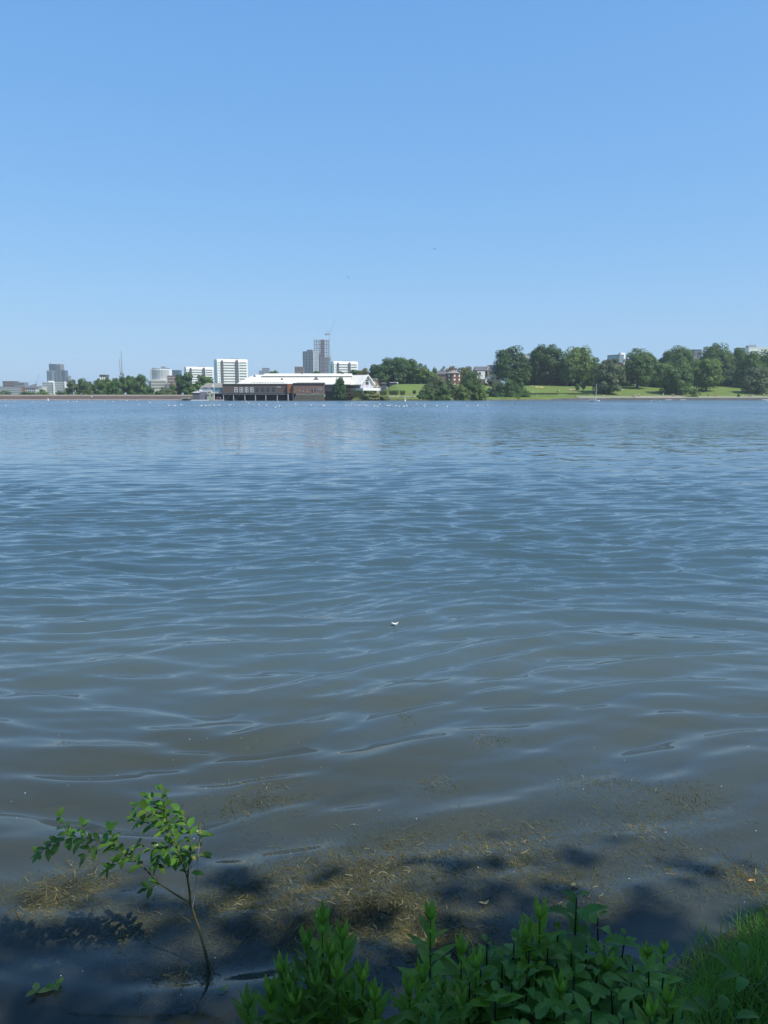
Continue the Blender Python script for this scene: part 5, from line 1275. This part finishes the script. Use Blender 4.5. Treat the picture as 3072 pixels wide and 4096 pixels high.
nettle('nettle at the bottom edge under the slim tipped one', 1985, 3975, 1.84, 42, 1.15, m=LG1)
nettle('nettle at the bottom edge below the rounded-leaved one', 2110, 3905, 1.90, 43, 1.15)
nettle('dark nettle at the bottom edge left of the large-leaved pair', 2200, 3985, 1.84, 44, 1.2)
nettle('nettle at the bottom edge between the large-leaved pair', 2370, 4030, 1.80, 45, 1.2)
nettle('nettle at the border of nettles and grass near the bottom', 2580, 3965, 1.98, 46, 1.1, lean=.04)
nettle('small nettle at the bottom edge before the border', 2500, 4060, 1.82, 47, 1.0)
nettle('nettle at the bottom edge left, next to the arching herb', 1760, 4035, 1.78, 48, 1.0)
nettle('nettle half hidden behind the rounded-leaved one', 2080, 3830, 2.02, 49, .9)
def dock(label, px, py, y, seed, L=.16, n=6, m=None):
    g = random.Random(seed); x, z = at(px, py, y); z0 = gz(x, y); t = thing('dock', label, 'plant', (x, y, z0), 0, 'broad-leaved docks'); H = z - z0
    lv = Leaves(); s = MB()
    for k in range(n):
        a = k*6.28/n + g.uniform(-.3, .3); r = g.uniform(.03, .09); p = Vector((r*math.cos(a), r*math.sin(a), H*g.uniform(.6, .85)))
        s.tube([(0, 0, -.02), (p.x*.4, p.y*.4, p.z*.6), tuple(p)], [.005, .004, .003], 6)
        lv.leaf(p, (math.cos(a), math.sin(a), g.uniform(.3, 1.1)), (0, 0, 1), L*g.uniform(.8, 1.1), L*.40, droop=.5, fold=.35, prof='oval')
    s.build('stem', STEMG, t); lv.build('foliage', m or LG2, t)
dock('round-leaved dock at the bottom edge in the middle of the nettle bed', 2015, 4040, 1.84, 61, .12, m=LG1)
dock('low round-leaved plant at the bottom left of the left clump', 1020, 4040, 1.86, 62, .11)
dock('low round-leaved plant at the bottom right of the left clump', 1480, 4050, 1.82, 63, .11)
dock('broad dock leaves in the grass by the right edge', 3000, 3850, 2.5, 64, .10)
dock('broad dock leaves low in the grass, left of those by the right edge', 2890, 4010, 2.2, 65, .09)
rest = [
 ('herb', 1320, 3800, 1.88, 'herb in the middle of the left clump, just below the tallest one'), ('herb', 1160, 3920, 1.82, 'herb filling the left clump between its left edge and centre'),
 ('herb', 1350, 3900, 1.82, 'herb filling the left clump right of its centre'), ('herb', 1500, 3985, 1.80, 'lowest herb at the right border of the left clump'),
 ('herb', 990, 4010, 1.82, 'leftmost small herb of the left clump, barely above the bottom edge'), ('herb', 1690, 3900, 1.9, 'thin herb close to the left of the solitary slender one'),
 ('herb', 1905, 3850, 1.9, 'herb left of the nettle with the dark stem'), ('herb', 1840, 4010, 1.8, 'bushy herb at the bottom edge left of the round dock'),
 ('herb', 2240, 3950, 1.88, 'lance-leaved herb between the two large-leaved nettles'), ('herb', 2600, 4050, 1.85, 'yellowish herb at the bottom edge beside the bright yellow-green one'),
 ('nettle', 2060, 3760, 2.03, 'nettle top between the slim tipped one and the bright broad-topped herb'), ('nettle', 2120, 3800, 1.98, 'nettle under the herb with one long pale leaf'),
 ('nettle', 2350, 3770, 2.06, 'nettle just below the tallest one, leaves overlapping it'), ('nettle', 2290, 3810, 2.0, 'nettle left below the tallest one'),
 ('nettle', 2420, 3780, 2.08, 'nettle between the broad level-leaved one and the right end of the bed'), ('nettle', 2395, 3870, 1.98, 'nettle in the thick of the bed right of its centre'),
 ('nettle', 2150, 3870, 1.95, 'nettle in the thick of the bed left of its centre'), ('nettle', 1925, 3870, 1.92, 'nettle behind the bottom left nettle of the bed'),
 ('nettle', 2050, 3930, 1.88, 'nettle above the round dock at the bottom edge'), ('nettle', 2260, 4040, 1.78, 'nettle cut by the bottom edge in the bed centre'),
 ('nettle', 2660, 3900, 2.15, 'low nettle at the start of the grass'), ('nettle', 2700, 4040, 1.95, 'nettle at the bottom edge inside the grass'),
 ('nettle', 2140, 4050, 1.78, 'nettle cut by the bottom edge left of the bed centre'), ('nettle', 2530, 3930, 1.98, 'nettle filling the right side of the bed'),
 ('nettle', 2600, 3880, 2.12, 'nettle right of the one below the small dark tip'), ('nettle', 1700, 4060, 1.76, 'nettle cut by the bottom edge under the arching herb')]
for i_, (k_, px, py, y, lb) in enumerate(rest):
    if k_ == 'herb': herb(lb, px, py, y, 200 + i_, bright=i_ % 3 != 1, lean=(i_ % 5 - 2)*.015)
    else: nettle(lb, px, py, y, 300 + i_, 1.0 + .08*(i_ % 4), m=LG1 if i_ % 4 == 0 else None, lean=(i_ % 5 - 2)*.012)
# grass: one mass of blades over the bank
def grass():
    g = np.random.default_rng(9); n = 150000
    x = g.uniform(-3, 4.2, n); y = g.uniform(.6, 4.4, n); t = y - near_shore(x)
    keep = (t < .05 + g.normal(0, .05, n)) & ((x > .78 + .25*g.normal(0, 1, n)) | (g.uniform(0, 1, n) < .30)) & (t > -2.6)
    x, y, t = x[keep], y[keep], t[keep]; n = len(x); z = near_h(x, y)
    L = g.uniform(.07, .21, n) * (1 - .25*smooth(-.25, .03, t)); a = g.uniform(0, 6.283, n); w = g.uniform(.0014, .0034, n); tilt = g.uniform(.15, .95, n)
    dx, dy = np.cos(a), np.sin(a); V = []
    for i, u in enumerate((0, .4, .75, 1.0)):
        h = L*u*(1 - .35*tilt*u); o_ = L*tilt*u*u*.95; ww = w*(1 - u**2*.9)
        cx = x + dx*o_; cy = y + dy*o_; cz = z + h - .015
        V.append(np.stack([cx - dy*ww, cy + dx*ww, cz], 1)); V.append(np.stack([cx + dy*ww, cy - dx*ww, cz], 1))
    V = np.stack(V, 1).reshape(-1, 3); b = np.arange(n)[:, None]*8
    F = np.concatenate([b + np.array([[2*k, 2*k+1, 2*k+3, 2*k+2]]) for k in range(3)], 0)
    tag(mesh_np('grass', V, F, GRM), kind='stuff')
grass()
# ------------------------------------------------------------------ the sapling standing in the water
def sapling():
    Y0 = 2.93; g = random.Random(12)
    bx0, bz = at(835, 3877, Y0); t = thing('willow_sapling', 'thin young willow sapling standing in the shallow water, leaning and forking to the left', 'sapling', (bx0, Y0, 0), 0)
    def P(px, py, dy=0.): 
        x, z = at(px, py, Y0 + dy); return Vector((x - bx0, dy, z))
    br = {
     'trunk': ([(838, 3925, 0), (835, 3877, 0), (822, 3810, 0), (798, 3720, .01), (775, 3655, .01), (762, 3612, .01)], [.0075, .0072, .0065, .0058, .0052, .0048], BARKS),
     'left': ([(762, 3612, .01), (700, 3576, 0), (640, 3535, -.01), (590, 3485, -.02), (540, 3440, -.02), (480, 3405, -.03), (420, 3372, -.02), (350, 3352, 0), (275, 3354, .02), (205, 3382, .03), (145, 3418, .04)], [.0042, .004, .0036, .0033, .003, .0026, .0023, .002, .0017, .0013, .0008], None),
     'main': ([(762, 3612, .01), (757, 3560, .01), (750, 3515, .01), (757, 3455, .03), (763, 3390, .04), (757, 3320, .05), (735, 3262, .05)], [.0045, .0042, .0038, .003, .0024, .0018, .001], None),
     'mid': ([(750, 3515, .01), (728, 3448, 0), (703, 3375, -.02), (678, 3300, -.02), (660, 3235, -.01), (648, 3162, 0)], [.003, .0028, .0024, .002, .0016, .0008], None),
     'dead': ([(770, 3625, 0), (784, 3540, -.02), (790, 3450, -.03), (796, 3380, -.03), (800, 3315, -.04)], [.0026, .0024, .002, .0018, .0012], LGREY),
    }
    tw = [((678, 3300, -.02), (625, 3262, -.04), (545, 3222, -.06)), ((690, 3340, -.02), (610, 3300, 0), (535, 3275, 0)), ((665, 3255, 0), (620, 3215, 0), (590, 3190, .02)),
          ((735, 3262, .05), (722, 3240, .05), (715, 3250, .06)), ((640, 3535, -.01), (610, 3548, -.02), (588, 3555, -.03)), ((300, 3352, .02), (262, 3315, .02), (238, 3268, .02)), ((350, 3352, 0), (330, 3310, 0), (328, 3295, 0)),
          ((480, 3405, -.03), (455, 3370, -.03), (440, 3320, -.03)), ((510, 3420, -.03), (480, 3450, -.04), (430, 3480, -.05)), ((400, 3365, -.02), (360, 3400, -.03), (340, 3430, -.04)), ((703, 3375, 0), (650, 3390, -.02), (600, 3400, -.03)), ((700, 3365, 0), (640, 3430, .0), (625, 3470, .0)),
          ((760, 3400, .04), (720, 3420, .06), (690, 3440, .06)), ((765, 3690, 0), (715, 3655, 0), (662, 3625, 0)), ((757, 3330, .05), (700, 3320, .06), (665, 3300, .06)), ((540, 3440, -.02), (530, 3410, -.02), (545, 3385, -.02))]
    root = None; anchors = []
    for k, (pp, rr, m_) in br.items():
        o = MB().tube([P(*p) for p in pp], rr, 8).build('trunk' if k == 'trunk' else 'branch', m_ or BARKS, t if root is None else root)
        if k == 'trunk': root = o
        if k == 'dead': o['label'] = 'pale dying shoot with yellow leaves'
        if k != 'trunk': anchors.append((k, [P(*p) for p in pp]))
    for q in tw: MB().tube([P(*p) for p in q], [.0016, .0012, .0007], 5).build('twig', BARKS, root); anchors.append(('twig', [P(*p) for p in q]))
    L = Leaves(); Yl = Leaves()
    def put(lv, p, d, s=1.0):
        ln = .052*s*g.uniform(.65, 1.15); lv.leaf(p, d, (0, -.25, 1), ln, ln*.46, droop=.2, fold=.25, prof='oval')
    for k, pp in anchors:
        n = len(pp) - 1; start = {'left': .34, 'main': .40, 'mid': .25, 'twig': .1, 'dead': .5}[k]
        length = sum((pp[i+1]-pp[i]).length for i in range(n)); cnt = int(length*(1-start)/.0112)
        if k == 'dead': cnt = 7
        if pp[0] == P(765, 3690, 0): continue
        for j in range(cnt):
            u = (start + (1-start)*(j + g.random())/cnt)*n; i = min(int(u), n-1); p = pp[i].lerp(pp[i+1], u - i); ax = (pp[i+1]-pp[i]).normalized()
            a = j*2.4 + g.uniform(-.5, .5); sd = ax.cross(Vector((0, 0, 1)) if abs(ax.z) < .8 else Vector((0, 1, 0))).normalized(); s2 = ax.cross(sd)
            d = ax*g.uniform(.3, .9) + (sd*math.cos(a) + s2*math.sin(a)) + Vector((0, -.1, .15))
            put(Yl if k == 'dead' else L, p, d, .8 if k == 'dead' else 1)
        put(Yl if k == 'dead' else L, pp[-1], (pp[-1]-pp[-2]), .9)
    for q in ((815, 3345), (830, 3340), (825, 3420), (812, 3425), (800, 3330), (780, 3490)):
        put(L, P(q[0]-14, q[1], -.03), Vector((1, -.2, g.uniform(-.2, .5))), 1.1)
    L.build('foliage', LG4, t); Yl.build('yellow_leaves', LG3, t)
    r = MB()
    for k in range(26):
        a = g.uniform(0, 6.28); rr = g.uniform(.02, .07); r.tube([(0, 0, -.03), (rr*.5*math.cos(a), rr*.5*math.sin(a), g.uniform(-.01, .035)), (rr*math.cos(a), rr*math.sin(a), g.uniform(-.02, .02))], [.0012, .001, .0006], 4)
    r.build('root_hairs', BARKS, root)
sapling()
# ------------------------------------------------------------------ pond weed, straw and flotsam
WEED = leafmat('pond_weed_strands', (.170, .150, .058), (.056, .062, .030), .3, .7, 5)
STRAW = leafmat('dead_straw', (.42, .37, .20), (.27, .24, .12), .2, .7, 9)
def strands(n, pts, Lr, wr, zr, curl, seed, seg=3):
    g = np.random.default_rng(seed); c, sx, sy, wt = [np.array(v) for v in zip(*pts)]
    k = g.choice(len(c), n, p=wt/wt.sum()); P = np.array([onwater(*q) for q in c])[k]
    # irregular density: rejection by lumps
    x = P[:, 0] + g.normal(0, 1, n)*sx[k]; y = P[:, 1] + g.normal(0, 1, n)*sy[k]
    dn = lumps(x, y, [(.6, .5), (.2, .5)], 40); keep = dn > g.normal(-.5, .5, n); x, y = x[keep], y[keep]; n = len(x)
    L = g.uniform(*Lr, n); w = g.uniform(*wr, n)/2; a = g.uniform(0, 6.283, n); z = g.uniform(*zr, n); da = g.normal(0, curl, n)
    V = []; cx, cy = x.copy(), y.copy(); zz = z + water_z(x, y)
    for i in range(seg + 1):
        V.append(np.stack([cx - np.sin(a)*w, cy + np.cos(a)*w, zz], 1)); V.append(np.stack([cx + np.sin(a)*w, cy - np.cos(a)*w, zz + w*.5], 1))
        cx = cx + np.cos(a)*L/seg; cy = cy + np.sin(a)*L/seg; a = a + da; zz = zz + g.normal(0, .004, n)
    V = np.stack(V, 1).reshape(-1, 3); b = np.arange(n)[:, None]*2*(seg+1)
    F = np.concatenate([b + np.array([[2*q, 2*q+1, 2*q+3, 2*q+2]]) for q in range(seg)], 0)
    return V, F
def E(cx, cy, w, wt):   # 1659-wide photo units -> pixels and metres
    x, y = onwater(cx*1.852, cy*1.852); sc = y/3077*1.852
    return ((cx*1.852, cy*1.852), w*sc*.55, w*sc*.40, wt)
MATS_E = [E(140, 1930, 60, 1.6), E(90, 1950, 40, .8), E(190, 1890, 40, .6), E(300, 1990, 60, .9), E(560, 1722, 60, .8), E(610, 1930, 90, 2.6), E(540, 1960, 60, 1.2), E(760, 1900, 110, 3), E(700, 1985, 90, 2.2), E(880, 1870, 110, 2.6), E(850, 1960, 120, 4), E(800, 2010, 110, 3),
  E(960, 2010, 70, 2.2), E(930, 2030, 50, 1.6), E(1010, 1840, 80, 1.4), E(1110, 1850, 80, 1.3), E(1190, 1820, 80, 1.2), E(1250, 1930, 60, 1), E(1390, 1800, 60, .9), E(1470, 1735, 70, .8), E(1620, 1900, 50, 1.2), E(1480, 1880, 60, .6), E(1290, 1690, 60, .6), E(940, 1690, 30, .3), E(380, 2110, 40, .5), E(450, 1960, 50, .7), E(1060, 1600, 30, .25), E(870, 1550, 16, .1)]
MATS_W = [(c_, sx_*1.75, sy_*2.0, w_) for c_, sx_, sy_, w_ in MATS_E]
V, F = strands(230000, MATS_W, (.02, .075), (.0012, .0030), (-.045, .0008), .75, 51)
tag(mesh_np('pond_weed', V, F, WEED), kind='stuff')
V, F = strands(620, MATS_E, (.012, .050), (.0010, .0022), (.001, .012), .16, 52)
tag(mesh_np('floating_straw', V, F, STRAW), kind='stuff')
g = np.random.default_rng(70)   # petals, seeds and foam flecks
n = 420; xs_ = g.uniform(-2.6, 3.2, n); ys_ = g.uniform(2.2, 5.2, n)**1.0; ok = ys_ > near_shore(xs_) + .08; P = np.stack([xs_, ys_, water_z(xs_, ys_) + .003 + g.uniform(0, .012, n)], 1)[ok][:90]
V, F = leaf_cards(P, np.tile(np.array([[0, 0, 3.]]), (len(P), 1)), .007, g); tag(mesh_np('floating_petals', V, F, mat('petal_white', (.7, .7, .64), .7)), kind='stuff')
def floating_leaf(label, px, py, L, W, a, m, name='floating_leaf', cat='leaf', n=1, group=None):
    x, y = onwater(px, py); t = thing(name, label, cat, (x, y, float(water_z(x, y)) + .006), a, group); lv = Leaves()
    for k in range(n): lv.leaf((0, 0, .004*k), (math.cos(k*1.9), math.sin(k*1.9), .12), (0, 0, 1), L*(1-.12*k), W, droop=.05, fold=.35, prof='oval')
    lv.build('blade', m, t)
floating_leaf('orange dead leaf floating at the right edge above the grass', 2993, 3530, .032, .013, .2, mat('dead_leaf_orange', (.48, .24, .08), .6), group='dead floating leaves')
floating_leaf('pale square dead leaf floating behind the tallest nettle', 2285, 3557, .030, .020, .6, STRAW, group='dead floating leaves')
floating_leaf('brownish forked leaf floating right of the golden weed', 1940, 3630, .035, .012, .9, STRAW, n=2, group='dead floating leaves')
floating_leaf('pale green sprig floating in the dark water at the lower left', 150, 3998, .060, .026, .2, LG3, 'floating_sprig', 'sprig', 3, 'floating green sprigs')
floating_leaf('upright green sprig poking from the dark water at the lower left', 226, 3975, .050, .022, 1.4, LG1, 'floating_sprig', 'sprig', 4, 'floating green sprigs')
floating_leaf('small dark green sprig floating left of the lowest left herb', 900, 3990, .030, .012, 1.4, LG2, 'floating_sprig', 'sprig', 2, 'floating green sprigs')
# a curled white feather out on the water
x, y = onwater(1580, 2506); t = thing('floating_feather', 'curled white feather floating alone on the open water', 'feather', (x, y, float(water_z(x, y)) + .008), .15)
f = MB(); f.tube([(-.032, 0, .016), (-.015, 0, .003), (.015, 0, .003), (.032, 0, .017)], [.0012, .002, .002, .0012], 5); f.build('quill', WHITE, t)
lv = MB(); st = [(-.034, .021, .005), (-.02, .011, .009), (0, .005, .012), (.02, .011, .009), (.035, .022, .004)]
for sx, zz, w in st: lv.v += [(sx, -w, zz + .012), (sx, 0, zz), (sx, w, zz + .016)]
for i in range(4): lv.f += [(3*i, 3*i+1, 3*i+4, 3*i+3), (3*i+1, 3*i+2, 3*i+5, 3*i+4)]
lv.build('vane', WHITE, t)
# ------------------------------------------------------------------ haze
hm = bpy.data.materials.new('haze_air'); hm.use_nodes = True; hn = hm.node_tree.nodes; hn.clear()
ho = hn.new('ShaderNodeOutputMaterial'); hv = hn.new('ShaderNodeVolumePrincipled')
hv.inputs['Color'].default_value = (.82, .93, 1.0, 1); hv.inputs['Density'].default_value = HAZE_D; hv.inputs['Anisotropy'].default_value = 0.1
hm.node_tree.links.new(hv.outputs[0], ho.inputs['Volume'])
o = MB().box(-1300, 1300, -60, 2150, -4, 190).build('haze', hm); tag(o, kind='stuff')
